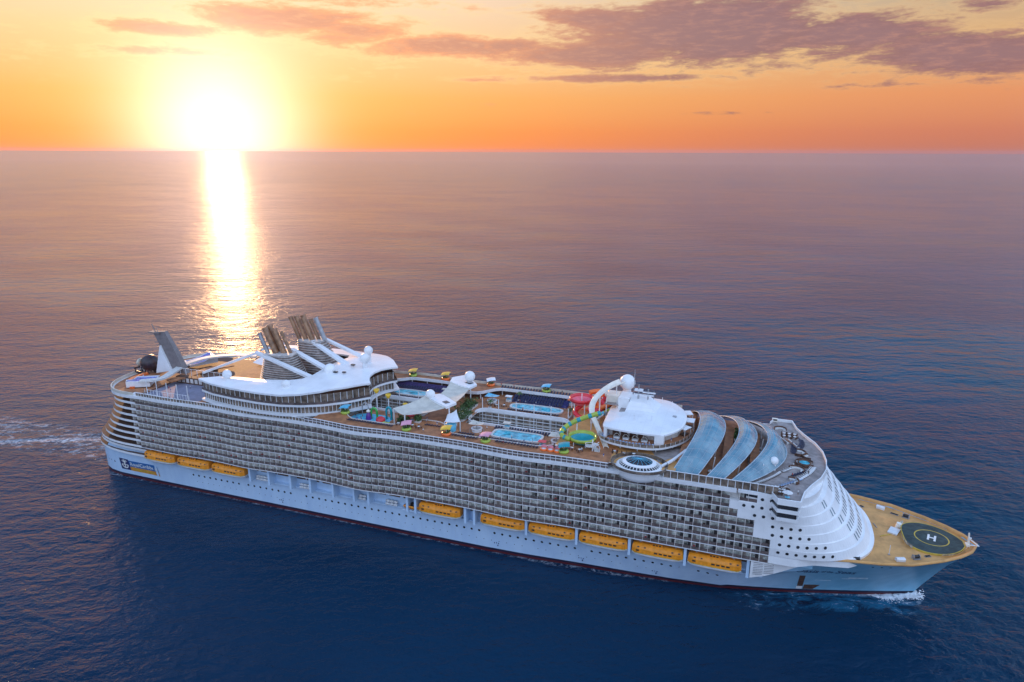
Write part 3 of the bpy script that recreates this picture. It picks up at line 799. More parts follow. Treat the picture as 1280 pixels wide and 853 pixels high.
# ---- bridge and its wings ----------------------------------------------
bridge_plan = [(297.5, -29.5), (299.2, -33.6), (304.6, -33.6), (306.0, -26.5), (308.2, -21), (311.6, -14), (313.6, -7), (314.2, 0), (313.6, 7), (311.6, 14), (308.2, 21), (306.0, 26.5), (304.6, 33.6), (299.2, 33.6), (297.5, 29.5), (290, 28.5), (290, -28.5)]
def scale_plan(pl, d):
    cx, cy = 300, 0
    return [(x + d * (1 if x > 300 else -.4 if x > 296 else 0), y + d * .6 * (1 if y > 0 else -1 if y < 0 else 0)) for x, y in pl]
mb = MB(); mb.prism(scale_plan(bridge_plan, .35), 37.6, 38.7, 0); mb.prism(scale_plan(bridge_plan, .5), 40.3, 41.5, 0); mb.prism(scale_plan(bridge_plan, .75), 43.0, 43.9, 0)
br = part(mb, 'bridge', 'white_paint')
mb = MB(); mb.prism(bridge_plan, 38.7, 40.3, 0); part(mb, 'bridge_window', 'dark_glass', br)
mb = MB(); mb.prism(scale_plan(bridge_plan, .1), 41.5, 43.0, 0); part(mb, 'lookout_window', 'dark_glass', br)
mb = MB(); pl = scale_plan(bridge_plan, .75)
rr = [[(x, y, 43.9), (x - .25 * (1 if x > 305 else 0), y * .988, 43.9), (x - .25 * (1 if x > 305 else 0), y * .988, 44.9), (x, y, 44.9)] for x, y in pl[:15]]
mb.loft(rr, 0, True, True, False); part(mb, 'bridge_parapet', 'white_paint', br)
mb = MB(); mb.face([(x * .999 + .2, y * .985, 43.93) for x, y in pl], 0); part(mb, 'lounge_deck', 'deck_grey')

# ---- foredeck -----------------------------------------------------------
def fore_half(off=0.0, z=22.5, x0=300.0):
    o = []
    for k in range(40):
        s = 296 + (346.3 - 296) * (k / 39) ** .8
        x, y = hull_pt(s, z); o.append((x - off * .5 * (k / 39), max(0, y - off)))
    return o
h = fore_half(.5); fpoly = [(x, -y) for x, y in h] + [(x, y) for x, y in h[::-1]][1:]
mb = MB(); mb.face([(x, y, 21.75) for x, y in fpoly], 0); part(mb, 'foredeck', 'teak_light')
mb = MB()
for sg in (-1, 1):
    a = fore_half(0.0); b = fore_half(.65)
    rr = [[(x, sg * y, 22.3), (x, sg * y, 22.95), (xi, sg * yi, 22.95), (xi, sg * yi, 21.7)] for (x, y), (xi, yi) in zip(a, b) if x > 306]
    mb.loft(rr, 0, False, False, True)
part(mb, 'bulwark', 'teak_light')
# helipad
def heli_plan(s_=1.0):
    half = [(340.8, 0), (341.0, 4.2), (342.2, 7.2), (345.2, 9.3), (349.2, 9.6), (353.2, 8.0), (356.6, 4.8), (358.4, 1.6)]
    pts = spline([(x, y, 0) for x, y in half], 5)
    cx = 349.5; o = [(cx + (p.x - cx) * s_, p.y * s_) for p in pts]
    return o + [(x, -y) for x, y in o[::-1]][:-1]
mb = MB(); hp = heli_plan(1.02)
n_ = len(hp); i_ = heli_plan(.99)
mb.faces([(x, y, 21.7) for x, y in hp] + [(x, y, 22.3) for x, y in hp] + [(x, y, 22.3) for x, y in i_], [(k, (k + 1) % n_, n_ + (k + 1) % n_, n_ + k) for k in range(n_)] + [(n_ + k, n_ + (k + 1) % n_, 2 * n_ + (k + 1) % n_, 2 * n_ + k) for k in range(n_)], 0)
heli = part(mb, 'helipad', 'mark_yellow')
mb = MB(); mb.face([(x, y, 22.31) for x, y in heli_plan(.99)], 0); part(mb, 'landing_deck', 'helideck', heli)
mb = MB(); hc = (349.3, .4)
ro = [(hc[0] + 5.1 * math.cos(2 * math.pi * k / 48), hc[1] + 5.1 * math.sin(2 * math.pi * k / 48), 22.325) for k in range(48)]
ri = [(hc[0] + 4.75 * math.cos(2 * math.pi * k / 48), hc[1] + 4.75 * math.sin(2 * math.pi * k / 48), 22.325) for k in range(48)]
mb.faces(ro + ri, [(k, (k + 1) % 48, 48 + (k + 1) % 48, 48 + k) for k in range(48)], 0); part(mb, 'landing_circle', 'mark_yellow', heli)
mb = MB(); z = 22.34
def rot(p): 
    a = R(-15); x, y = p; return (hc[0] + x * math.cos(a) - y * math.sin(a), hc[1] + x * math.sin(a) + y * math.cos(a))
for (a0, a1, b0, b1) in ((-1.25, -.62, -1.95, 1.95), (.62, 1.25, -1.95, 1.95), (-.62, .62, -.36, .36)):
    mb.face([(*rot((a0, b0)), z), (*rot((a1, b0)), z), (*rot((a1, b1)), z), (*rot((a0, b1)), z)], 0)
part(mb, 'letter_h', 'mark_white', heli)
mb = MB()                                                        # low glass rails round the pad
P1 = heli_plan(1.05); seg = [p for p in P1 if p[1] < -1 and p[0] > 350]
for a, b in zip(seg, seg[1:]): mb.face([(*a, 22.0), (*b, 22.0), (b[0] + .3, b[1] - .5, 22.9), (a[0] + .3, a[1] - .5, 22.9)], 0)
seg = [p for p in P1 if p[0] < 342.6]
seg.sort(key=lambda p: p[1])
for a, b in zip(seg, seg[1:]): mb.face([(*a, 22.0), (*b, 22.0), (b[0] - .3, b[1], 23.1), (a[0] - .3, a[1], 23.1)], 0)
part(mb, 'helipad_rail', 'door_glass', heli)

# ---- hull portholes, sponson louvre, shell door, lettering -----------------
def hull_normal(x, z):
    y = hull_y(x, z); a = Vector((.5, -(hull_y(x + .5, z) - y), 0)); b = Vector((0, -(hull_y(x, z + .3) - y), .3))
    n_ = a.cross(b).normalized(); return n_ if n_.y < 0 else -n_
rowA = []
for x0, x1, z in ((57.5, 90.5, 8.3), (93, 117, 8.6), (122, 285, 8.6)):
    x = x0
    while x < x1: rowA.append((x, z)); x += 3.05
for x, z in rowA[:94]:
    if 201 < x < 204 or 236 < x < 240: continue
    mb = MB(); porthole(mb, Vector((x, -hull_y(x, z), z)), hull_normal(x, z), .48); part(mb, 'hull_porthole', 'dark_glass', hull)
for j in range(6):
    x = 309.8 + 2.75 * j; z = 19.6; mb = MB(); porthole(mb, Vector((x, -hull_y(x, z), z)), hull_normal(x, z), .62); part(mb, 'bow_porthole', 'dark_glass', hull)
for j in range(3):
    x = 329.5 + 2.6 * j; z = 19.8; mb = MB(); porthole(mb, Vector((x, -hull_y(x, z), z)), hull_normal(x, z), .38); part(mb, 'bow_porthole', 'dark_glass', hull)
mb = MB(); x = 62
while x < 262:
    if rnd.random() < .82: porthole(mb, Vector((x, -hull_y(x, 5.2), 5.2)), hull_normal(x, 5.2), .16)
    x += 3.0
tag(part(mb, 'small_scuttle', 'dark_glass', hull), kind='stuff')
mb = MB()
for x in (204, 236, 262, 108):
    for dxx, dz_ in ((0, 0), (.8, .1), (1.6, 0), (1.3, -.9)): mb.box(x + dxx, x + dxx + .35, -hull_y(x + dxx, 4.2) - .05, -hull_y(x + dxx, 4.2) + .3, 4 + dz_, 4.5 + dz_, 0)
part(mb, 'draught_mark', 'letter_navy', hull)
# the white louvred wing where the boat recess closes forward
mb = MB()
S = [(293.5, 13.2, 19.7), (298, 14.2, 19.7), (303, 16.2, 20.3), (308, 18.4, 20.8), (312, 20.0, 21.2)]
A = [(x, -lerp(29.4, hull_y(312, 20.5) + .05, ((x - 293.5) / 18.5) ** 1.1), b) for x, a, b in S]
B_ = [(x, -lerp(28.9, hull_y(312, 20) + .05, ((x - 293.5) / 18.5) ** 1.1), a) for x, a, b in S]
mb.ribbon(A, B_, 0); mb.ribbon([(x, -24, z) for x, y, z in A], A, 0); mb.ribbon(B_, [(x, -24.2, z - 2.5) for x, y, z in B_], 1)
mb.face([A[0], B_[0], (293.5, -24.2, 12.0), (293.5, -22, 12.7), (293.5, -22, 19.7)], 0)
wing = part(mb, 'recess_wing', ['white_paint', 'hull_paint'])
mb = MB()
for j in range(9):
    z = 14.2 + .6 * j
    for x0 in (294.3, 297.6):
        xa, xb = x0, x0 + 2.9
        ya = -lerp(29.35, hull_y(312, 20) + .05, ((xa - 293.5) / 18.5) ** 1.1) - .06; yb = -lerp(29.35, hull_y(312, 20) + .05, ((xb - 293.5) / 18.5) ** 1.1) - .06
        if z > 13.4 + (xb - 293.5) * .25: mb.face([(xa, ya, z), (xb, yb, z), (xb, yb + .05, z + .22), (xa, ya + .05, z + .22)], 0)
tag(part(mb, 'louvre_slot', 'steel', wing), kind='stuff')
# open shell door with its platform, near the waterline forward
def on_hull(mb, x0, x1, z0, z1, m=0, d=.05, nx=4, nz=2, top=None):
    for i in range(nx):
        for k in range(nz):
            q = []
            for a, b in ((i, k), (i + 1, k), (i + 1, k + 1), (i, k + 1)):
                z = lerp(z0, z1, b / nz); x = lerp(x0, x1, a / nx); q.append((x, -hull_y(x, z) - d, z))
            mb.face(q, m)
mb = MB(); on_hull(mb, 309.4, 311.2, 3.6, 10.6); sd_ = part(mb, 'shell_door', 'wood_dark', hull)
mb = MB(); on_hull(mb, 309.2, 311.1, 2.0, 3.6, 0, .12); part(mb, 'door_flap', 'white_paint', sd_)
mb = MB(); 
q = [(311.6, 4.6), (316.6, 4.6), (314.6, 1.9), (311.4, 1.9)]
mb.face([(x, -hull_y(x, z) - .06, z) for x, z in q], 0); part(mb, 'mooring_recess', 'wood_dark', hull)
mb = MB(); on_hull(mb, 314.5, 319.5, 7.6, 7.95, 0, .06); on_hull(mb, 324.5, 330.5, 9.6, 10.6, 0, .06, 6); on_hull(mb, 322.5, 325, 9.3, 9.7, 0, .065, 3); part(mb, 'rubbing_patch', 'hull_streak', hull)
# writing
def text_mesh(s, size, shear=0.0, space=1.0):
    c = bpy.data.curves.new('lettering', 'FONT'); c.body = s; c.size = size; c.shear = shear; c.space_character = space; c.resolution_u = 3; c.offset = .035
    o = bpy.data.objects.new('lettering', c); col.objects.link(o)
    dg = bpy.context.evaluated_depsgraph_get(); me = bpy.data.meshes.new_from_object(o.evaluated_get(dg))
    bpy.data.objects.remove(o); return me
def letter(s, size, x0, z0, m, name, shear=0.0, d=.09, slope=0.0, parent=None, width=None, bold=0.0):
    me = text_mesh(s, size, shear); w = max(v.co.x for v in me.vertices); k = (width / w) if width else 1.0
    mb = MB(); vs = []
    for v in me.vertices:
        x = x0 + v.co.x * k; z = z0 + v.co.y + slope * v.co.x * k; vs.append((x, -hull_y(x, z) - d, z))
    mb.faces(vs, [tuple(p.vertices) for p in me.polygons], 0)
    o = part(mb, name, m, parent or hull); return o
letter('Oasis', 3.0, 307.4, 13.0, 'letter_navy', 'ship_name', .35, width=7.4)
letter('of the', 1.7, 315.4, 13.5, 'letter_navy', 'ship_name', .35, width=3.6)
letter('Seas', 3.0, 319.6, 13.2, 'letter_navy', 'ship_name', .35, width=6.4)
mb = MB(); on_hull(mb, 20.9, 26.6, 3.9, 9.6, 0, .05); sg_ = part(mb, 'company_sign', 'sign_navy', hull)
mb = MB(); on_hull(mb, 26.6, 44.0, 6.0, 9.2, 0, .05, 8); part(mb, 'sign_panel', 'sign_blue', sg_)
mb = MB(); on_hull(mb, 26.6, 44.0, 3.9, 5.95, 0, .05, 8); part(mb, 'sign_strip', 'sign_orange', sg_)
letter('RoyalCaribbean', 2.6, 27.1, 6.7, 'mark_white', 'sign_lettering', .1, .11, 0, sg_, 16.3)
letter('INTERNATIONAL', 1.25, 29.0, 4.4, 'mark_yellow', 'sign_lettering', 0, .11, 0, sg_, 12)
mb = MB()                                                        # crown over an anchor
def sq(pts): mb.face([(x, -hull_y(x, z) - .11, z) for x, z in pts], 0)
cx_, cz_ = 23.75, 6.6
sq([(cx_ - .28, cz_ - 2.0), (cx_ + .28, cz_ - 2.0), (cx_ + .28, cz_ + 1.0), (cx_ - .28, cz_ + 1.0)])
sq([(cx_ - 1.2, cz_ - .25), (cx_ + 1.2, cz_ - .25), (cx_ + 1.2, cz_ + .2), (cx_ - 1.2, cz_ + .2)])
for sg in (-1, 1):
    arc = [(cx_ + sg * 2.0 * math.sin(a), cz_ - .3 - 1.7 * math.cos(a)) for a in [R(10 * j) for j in range(0, 10)]]
    arc2 = [(cx_ + sg * 1.5 * math.sin(a), cz_ - .3 - 1.15 * math.cos(a)) for a in [R(10 * j) for j in range(0, 10)]]
    for j in range(9): sq([arc[j], arc[j + 1], arc2[j + 1], arc2[j]])
    sq([(cx_ + sg * 2.3, cz_ - .5), (cx_ + sg * 1.75, cz_ + .5), (cx_ + sg * 1.2, cz_ - .5)])
for j in range(5):
    a = R(-60 + 30 * j); bx, bz = cx_ + .35 * math.sin(a), cz_ + 1.05; tx, tz = cx_ + 2.1 * math.sin(a), cz_ + 1.2 + 1.4 * math.cos(a)
    sq([(bx - .22, bz), (bx + .22, bz), (tx + .3, tz), (tx - .3, tz)])
part(mb, 'crown_and_anchor', 'mark_white', sg_)
mb = MB()
for j, x in enumerate((8.5, 11, 12.6, 14.2, 16.6)):
    mb.box(x, x + (.9 if j in (0, 4) else .5), -hull_y(x, 7) - .06, -hull_y(x, 7) + .5, 6.5 if j in (0, 4) else 6.9, 8.0 if j in (0, 4) else 7.5, 0)
part(mb, 'stern_fairlead', 'dark_glass', hull)

# ================================================================== UPPER WORKS OF THE SHIP
# ---- aft house under the white wing roof --------------------------------
RO = [(75.5, 27.2), (84, 29.6), (95, 31.0), (108, 31.6), (118, 31.0), (126, 28.8), (133, 25.2), (140, 19.2), (144.5, 13.6), (146.6, 11.2)]
RI = [(75.5, 26.6), (83, 22.4), (90, 20.9), (97, 20.3), (106, 19.9), (113, 19.6), (118.6, 17.6), (120.6, 13.2), (120.8, 0)]
def roY(x): return interp(RO, x)
def riY(x): return interp(RI[:7], x)
def notch(x): return 11.2 * max(0.0, (x - 141.8) / 4.8) ** .5
def roof_z(x, y):
    a = abs(y); f = max(0.0, 1 - (a / 31) ** 2)
    s_ = max(0.0, min(1, (x - 100) / 24)) * max(.45, 1 - max(0, x - 128) / 34)
    return 54.2 + .9 * min(1, (31 - a) / 8 if a < 31 else 0) + 2.6 * f * s_
def sheet(mb, xs, ya, yb, ny, th=.75, m=0):
    top = [[(x, lerp(ya(x), yb(x), k / ny), 0) for k in range(ny + 1)] for x in xs]
    top = [[(x, y, roof_z(x, y)) for x, y, _ in r] for r in top]
    for a, b in zip(top, top[1:]):
        for k in range(ny): mb.face([a[k], b[k], b[k + 1], a[k + 1]], m, True)
    bot = [[(x, y, z - th) for x, y, z in r] for r in top]
    for a, b in zip(bot, bot[1:]):
        for k in range(ny): mb.face([a[k + 1], b[k + 1], b[k], a[k]], m, True)
    for e in (0, ny):
        for a, b, c, d in zip(top, top[1:], bot, bot[1:]): mb.face([a[e], b[e], d[e], c[e]], m)
    for e in (0, -1):
        for k in range(ny): mb.face([top[e][k], top[e][k + 1], bot[e][k + 1], bot[e][k]], m)
mb = MB()
for sg in (-1, 1):
    sheet(mb, rng(75.5, 118.6, 2.2), lambda x: sg * roY(x), lambda x: sg * riY(x), 4)
    sheet(mb, rng(118.6, 120.8, 1.1), lambda x: sg * roY(x), lambda x: sg * (17.6 - 4.4 * (x - 118.6) / 2.2), 6)
sheet(mb, rng(120.8, 141.8, 1.5), lambda x: -roY(x), lambda x: roY(x), 24)
for sg in (-1, 1): sheet(mb, rng(141.8, 146.6, .6), lambda x: sg * roY(x), lambda x: sg * notch(x), 6)
roof = part(mb, 'wing_roof', 'roof_white')
def house_plan(d):
    o = [(x + (.8 if i == 0 else 0) + (-(d) if x > 144 else 0), -(y - d)) for i, (x, y) in enumerate(RO)]
    o += [(141.8 - d + 4.8 * (k / 5) ** 2, -11.2 * k / 5) for k in (4, 3, 2, 1, 0)]
    return o + [(x, -y) for x, y in o[::-1]][1:]
def wall_strip(pl, z0, z1, mb, m=0, closed=False):
    rr = [[(x, y, z0), (x, y, z1)] for x, y in pl]
    if closed: rr.append(rr[0])
    mb.loft(rr, m, False, False, False)
hp1 = house_plan(1.3)
mb = MB(); mb.prism(house_plan(1.6), D15, 50.0, 0, 1); aft = part(mb, 'aft_house', ['mid_glass', 'teak'])
mb = MB(); mb.prism(house_plan(.35), 49.15, 50.05, 0, 1); part(mb, 'house_band', ['trim_white', 'teak'], aft)
mb = MB(); mb.prism(house_plan(-.2), 45.5, 46.3, 0); part(mb, 'house_band', 'trim_white', aft)
mb = MB(); wall_strip(hp1, 50.05, 53.9, mb); part(mb, 'lounge_window', 'mid_glass', aft)
def posts(pl, z0, z1, step, w, mb, i0=0, i1=None):
    P_ = [Vector((x, y, 0)) for x, y in pl][i0:i1]; acc = 0
    for a, b in zip(P_, P_[1:]):
        L = (b - a).length; t = step - acc
        while t < L:
            q = a + (b - a) * t / L; mb.obox((q.x, q.y, z0), w, w, z1 - z0, math.atan2((b - a).y, (b - a).x)); t += step
        acc = L - (t - step)
mb = MB(); posts(house_plan(1.2), 50.05, 54.0, 2.5, .17, mb); tag(part(mb, 'window_mullion', 'trim_white', aft), kind='stuff')
mb = MB(); posts(house_plan(1.5), 46.3, 49.15, 1.5, .18, mb); tag(part(mb, 'deck_post', 'trim_white', aft), kind='stuff')
mb = MB(); wall_strip(house_plan(.4), 50.05, 51.0, mb); part(mb, 'glass_balustrade', 'rail_glass', aft)
# inner deck furniture wall behind the arms
mb = MB(); 
for sg in (-1, 1):
    mb.ribbon([(x, sg * (y + .8), 50.05) for x, y in RI[1:7]], [(x, sg * (y + .8), 54.0) for x, y in RI[1:7]], 0)
part(mb, 'inner_wall', 'wood_dark', aft)
# ---- funnels -------------------------------------------------------------
def funnel(cx, cy, zb, zt, w, l, tips, ln=-3.6):
    mb = MB(); N = 28; rr = []
    for f in (0, .3, .62, 1.0):
        z = lerp(zb, zt, f); sx_ = lerp(1.0, .62, f); off = lerp(0, ln, f)
        rr.append([(cx + off + l * sx_ * (abs(math.cos(2 * math.pi * k / N)) ** .6) * (1 if math.cos(2 * math.pi * k / N) >= 0 else -1), cy + w * lerp(1, .74, f) * (abs(math.sin(2 * math.pi * k / N)) ** .6) * (1 if math.sin(2 * math.pi * k / N) >= 0 else -1), z) for k in range(N)])
    mb.loft(rr, 0, True, True, True)
    f_ = part(mb, 'funnel', 'funnel_dark')
    mb = MB()
    nl = 13
    for j in range(nl):
        f = (j + .5) / nl; z = lerp(zb, zt, f); sx_ = lerp(1.0, .62, f) * 1.05; off = lerp(0, ln, f); ring = []
        rr = []
        for dz_, g_ in ((0, 1.0), (.32, 1.045), (.42, 1.0)):
            rr.append([(cx + off + l * sx_ * g_ * (abs(math.cos(2 * math.pi * k / N)) ** .6) * (1 if math.cos(2 * math.pi * k / N) >= 0 else -1), cy + w * 1.05 * g_ * lerp(1, .74, f) * (abs(math.sin(2 * math.pi * k / N)) ** .6) * (1 if math.sin(2 * math.pi * k / N) >= 0 else -1), z + dz_) for k in range(N)])
        mb.loft(rr, 0, True, False, False)
    tag(part(mb, 'louvre', 'louvre', f_), kind='stuff')
    mb = MB()
    N2 = 28; z = zt; ring = [(cx + ln + l * .70 * math.cos(2 * math.pi * k / N2), cy + w * .84 * math.sin(2 * math.pi * k / N2)) for k in range(N2)]
    mb.prism(ring, zt + .02, zt + .5, 0); part(mb, 'funnel_platform', 'louvre', f_)
    for (px, py, h, r, m) in tips:
        mb = MB(); rr = []
        b0 = Vector((cx + ln + px, cy + py, zt + .3)); t0 = b0 + Vector((-h * .42, 0, h))
        d = (t0 - b0).normalized()
        mb.tube([b0, b0.lerp(t0, .5), t0], [r, r, r * .95], 12, 0, False)
        mb.tube([t0 - d * .4, t0 + d * .25], [r * 1.12, r * 1.12], 12, 0, False)
        mb.tube([t0 + d * .1, t0 + d * .12], [r * .93, r * .93], 12, 1, True)
        part(mb, 'exhaust_pipe', [m, 'black'], f_)
    return f_
funnel(101.5, -6.0, 50.1, 62.2, 6.0, 9.8, [(-4.6, -2.6, 8.2, .85, 'steel'), (-1.4, -1.6, 10.6, 1.25, 'funnel_brown'), (-1.6, 1.6, 10.8, 1.25, 'funnel_brown'), (1.8, -.2, 9.8, 1.2, 'funnel_brown'), (4.6, .4, 9.0, .7, 'funnel_brown')], -.8)
funnel(110.6, 7.0, 52.0, 65.4, 5.6, 8.8, [(-5.0, -1.5, 9.4, .95, 'funnel_brown'), (-2.2, -1.0, 9.8, 1.1, 'funnel_brown'), (-.6, 1.6, 9.8, 1.1, 'funnel_brown'), (1.2, -1.2, 9.4, 1.1, 'funnel_brown'), (3.4, .5, 8.6, .8, 'funnel_brown'), (6.4, 0.6, 9.4, 1.0, 'steel')])
# slanting white struts that lean on the funnels
def strut(p, q, w, h=1.0, name='funnel_strut'):
    mb = MB(); p, q = Vector(p), Vector(q); t = (q - p).normalized(); a = t.cross(Vector((0, 0, 1))).normalized(); b = a.cross(t)
    rr = []
    for o_, k in ((p, 1.0), (q, .72)):
        rr.append([tuple(o_ + a * w / 2 * k * s1 + b * h / 2 * s2) for s1, s2 in ((-1, -1), (1, -1), (1, 1), (-1, 1))])
    mb.loft(rr, 0, True, True, False); part(mb, name, 'roof_white', aft)
strut((122.0, -13.5, 55.6), (92.5, -11.8, 63.4), 2.4); strut((92.8, -11.6, 63.2), (70.0, -18.5, 54.0), 2.0, .9)
strut((122.5, -4.0, 56.4), (103.0, -1.8, 63.0), 2.9); strut((126.5, 3.5, 57.2), (109.5, 4.0, 65.6), 2.9); strut((127.5, 16.0, 56.6), (109.5, 11.0, 65.6), 2.6)
strut((93, 6, 62.5), (70.5, 18.5, 54.0), 2.0, .9)
mb = MB(); mb.box(97, 106.5, -12.6, -11.9, 63.2, 63.7, 0); part(mb, 'strut_tie', 'louvre', aft)
# sunlit canvas between the far arm and the funnel
mb = MB(); mb.ribbon([(74, 25, 54.4), (84, 21.5, 55), (94, 19, 55.2)], [(73, 8, 51.0), (84, 4, 51.4), (95, 2.5, 52.0)], 0, True); part(mb, 'inner_roof', 'roof_white', aft)
mb = MB()
for i in range(8): mb.obox((84 + 2.6 * i + rnd.random(), -17.5 + 1.5 * rnd.random(), 50.05), 1.8, .8, .9, rnd.random())
tag(part(mb, 'deck_locker', 'wood_dark', aft), kind='stuff')
# ---- satellite domes ------------------------------------------------------
def dome(x, y, z, r, post=1.2, rp=.5, label=None):
    mb = MB(); mb.tube([(x, y, z - r - post), (x, y, z - r * .8)], [r * .55, r * rp], 12); ped = mb
    o = part(ped, 'dome_pedestal', 'trim_white')
    mb = MB(); mb.sphere((x, y, z), r, 0, 20); part(mb, 'satellite_dome', 'white_paint', o, label)
dome(87.5, -24.0, 56.9, 1.9, .6); dome(116.4, -24.3, 56.2, 1.75, .5); dome(136, 2.5, 61.2, 2.15, 2.8); dome(133.0, 10.5, 62.2, 1.9, 3.2)
dome(125.5, -7.5, 58.2, 2.5, .2); dome(178.0, 15.5, 54.0, 2.3, 1.2); dome(170, -5.5, 52.3, 1.9, .6); dome(244.5, 12.5, 60.3, 3.0, 2.2); dome(297.8, -13.5, 47.9, 1.4, 1.8)
mb = MB(); mb.box(128, 129.6, -9, -7.8, 57.6, 58.0, 0); mb.box(131.5, 132.9, -8, -7, 57.6, 58.0, 0); mb.box(130.2, 131.8, .5, 1.7, 58.0, 58.5, 0); part(mb, 'roof_hatch', 'dark_glass', roof)

# ---- stern: mast, sports court, walkways ----------------------------------
mb = MB()
rr = [[(38.2, -4.4, 46), (45.2, -4.4, 46), (45.2, -1.4, 46), (38.2, -1.4, 46)], [(33.2, -4.1, 56), (40.6, -4.1, 56), (40.6, -1.7, 56), (33.2, -1.7, 56)], [(28.4, -3.8, 64.4), (35.4, -3.8, 65.2), (35.4, -2.0, 65.2), (28.4, -2.0, 64.4)]]
mb.loft(rr, 0, True, True, False); mast = part(mb, 'stern_mast', 'mast_grey')
mb = MB(); mb.box(26.6, 33.0, -4.6, -1.2, 63.9, 64.5, 0); mb.tube([(29.2, -3, 64.4), (27.6, -3, 67.8)], .22, 6); mb.tube([(30.6, -3, 64.4), (30.0, -3, 66.2)], .14, 6); part(mb, 'mast_platform', 'mast_grey', mast)
mb = MB(); mb.faces([(28.6, -5.2, 45.0), (38.2, -5.2, 47.2), (32.6, -4.9, 58.6), (28.6, -2.2, 45.0), (38.2, -2.2, 47.2), (32.6, -2.5, 58.6)], [(0, 1, 2), (3, 5, 4), (0, 2, 5, 3), (1, 4, 5, 2), (0, 3, 4, 1)], 0); part(mb, 'mast_fin', 'white_paint', mast)
mb = MB(); mb.box(43, 72, -26, -9, 43.42, 43.47, 0); part(mb, 'sports_court', 'sport_floor')
mb = MB()
for x in (47, 52.5, 58, 63.5, 69): mb.tube([(x, -27.5, 43.4), (x, -27.5, 50.8)], .16, 6)
for z in (46.4,): mb.tube([(47, -27.5, z), (69, -27.5, z)], .07, 4)
tag(part(mb, 'court_fence_post', 'trim_white'), kind='stuff')
mb = MB()
for k in range(16): mb.box(44.5 + 1.6 * k, 44.62 + 1.6 * k, -26.6, -26.5, 43.4, 46.2, 0)
tag(part(mb, 'court_railing', 'trim_white'), kind='stuff')
def slabpath(pts, w, th, name, m, parent=None, lab=None):
    P_ = spline(pts, 5); mb = MB(); rr = []
    for i, p in enumerate(P_):
        t = (P_[min(i + 1, len(P_) - 1)] - P_[max(0, i - 1)]); a = Vector((-t.y, t.x, 0)).normalized() * w / 2
        rr.append([tuple(p - a), tuple(p + a), tuple(p + a + Vector((0, 0, th))), tuple(p - a + Vector((0, 0, th)))])
    mb.loft(rr, 0, True, True, False); return part(mb, name, m, parent, lab)
slabpath([(36, -21, 46.6), (43.5, -16.5, 47.2), (43, -8, 48.2), (41, 1, 48.6), (43.5, 12, 48.8), (52, 20, 48.6), (62, 24, 48)], 3.4, .7, 'curved_walkway', 'warm_white')
slabpath([(45, -14, 45.5), (48, -6, 45.8), (50, 4, 46), (56, 14, 46)], 4.5, .5, 'curved_walkway', 'teak')
mb = MB(); mb.box(44, 74, -8.8, -5.8, 43.4, 46.4, 0); mb.box(50, 74, -5.8, 8, 43.4, 45.4, 0); mb.box(30, 74, 8, 28, 43.4, 44.4, 0); part(mb, 'sports_block', 'wood_dark')
mb = MB()
for k in range(12): mb.box(45 + 2.4 * k, 46.6 + 2.4 * k, -8.9, -8.75, 44.0, 45.9, 0)
tag(part(mb, 'arcade_opening', 'louvre'), kind='stuff')
mb = MB()
for k in range(9): mb.tube([(44 + 3.2 * k, -5.9, 46.4), (44 + 3.2 * k, -5.9, 49.4)], .12, 5)
mb.tube([(44, -5.9, 49.4), (70, -5.9, 49.4)], .1, 5); tag(part(mb, 'net_post', 'trim_white'), kind='stuff')

# ---- forward white house ---------------------------------------------------
RP = [(240.8, -13.0), (242.2, -15.2), (250, -16.4), (259.4, -16.4), (262.8, -15.2), (267, -8.5), (268.2, 0), (267, 8.5), (262.8, 15.6), (258, 18.6), (250, 18.8), (243, 16.5), (240.4, 8), (240.4, -4)]
PP = [(239.5, -12), (241.0, -16.5), (246, -19.2), (254, -20), (261, -18.4), (266.5, -13), (270, -6), (271, 1), (270, 8), (266, 15), (260, 20), (250, 21), (241, 18), (238.5, 6), (238.5, -5)]
PL = [(p.x, p.y) for p in spline([(x, y, 0) for x, y in PP + PP[:1]], 4)][:-1]
mb = MB(); mb.prism(PL, 48.0, 48.7, 0, 1); plat = part(mb, 'upper_platform', ['trim_white', 'teak'])
mb = MB(); rr = [[(x, y, 48.7), (x * .9992 + .2, y * .992, 48.7), (x * .9992 + .2, y * .992, 49.7), (x, y, 49.7)] for x, y in PL[:40]]
mb.loft(rr, 0, True, True, False); part(mb, 'platform_rail', 'mid_glass', plat)
mb = MB(); posts(PL[:41], 48.7, 49.8, 2.2, .12, mb); tag(part(mb, 'platform_post', 'trim_white', plat), kind='stuff')
mb = MB(); mb.prism([(243.0, -12.2), (259.8, -12.2), (262.5, -11), (266, -6), (266.8, 0), (266, 7), (262, 14), (256, 17), (244, 15), (242, 4)], 48.7, 52.2, 0); fh = part(mb, 'forward_house', 'warm_white')
mb = MB()
for k in range(3): mb.box(244.2 + 3.0 * k, 246.4 + 3.0 * k, -12.35, -12.15, 48.75, 51.4, 0)
mb.box(253.2, 254.8, -12.35, -12.15, 48.75, 51.6, 0); part(mb, 'house_doorway', 'wood_dark', fh)
mb = MB(); mb.box(259.3, 262.4, -16.3, -12.3, 48.7, 52.4, 0); mb.box(241.6, 242.7, -15.2, -11, 48.7, 52.4, 0); part(mb, 'roof_pier', 'white_paint', fh)
mb = MB(); cxr, cyr = 253.0, 2.0
def sc(pl, k): return [(cxr + (x - cxr) * k, cyr + (y - cyr) * k) for x, y in pl]
r0_ = spline([(x, y, 0) for x, y in RP + RP[:1]], 4)[:-1]; rp = [(p.x, p.y) for p in r0_]
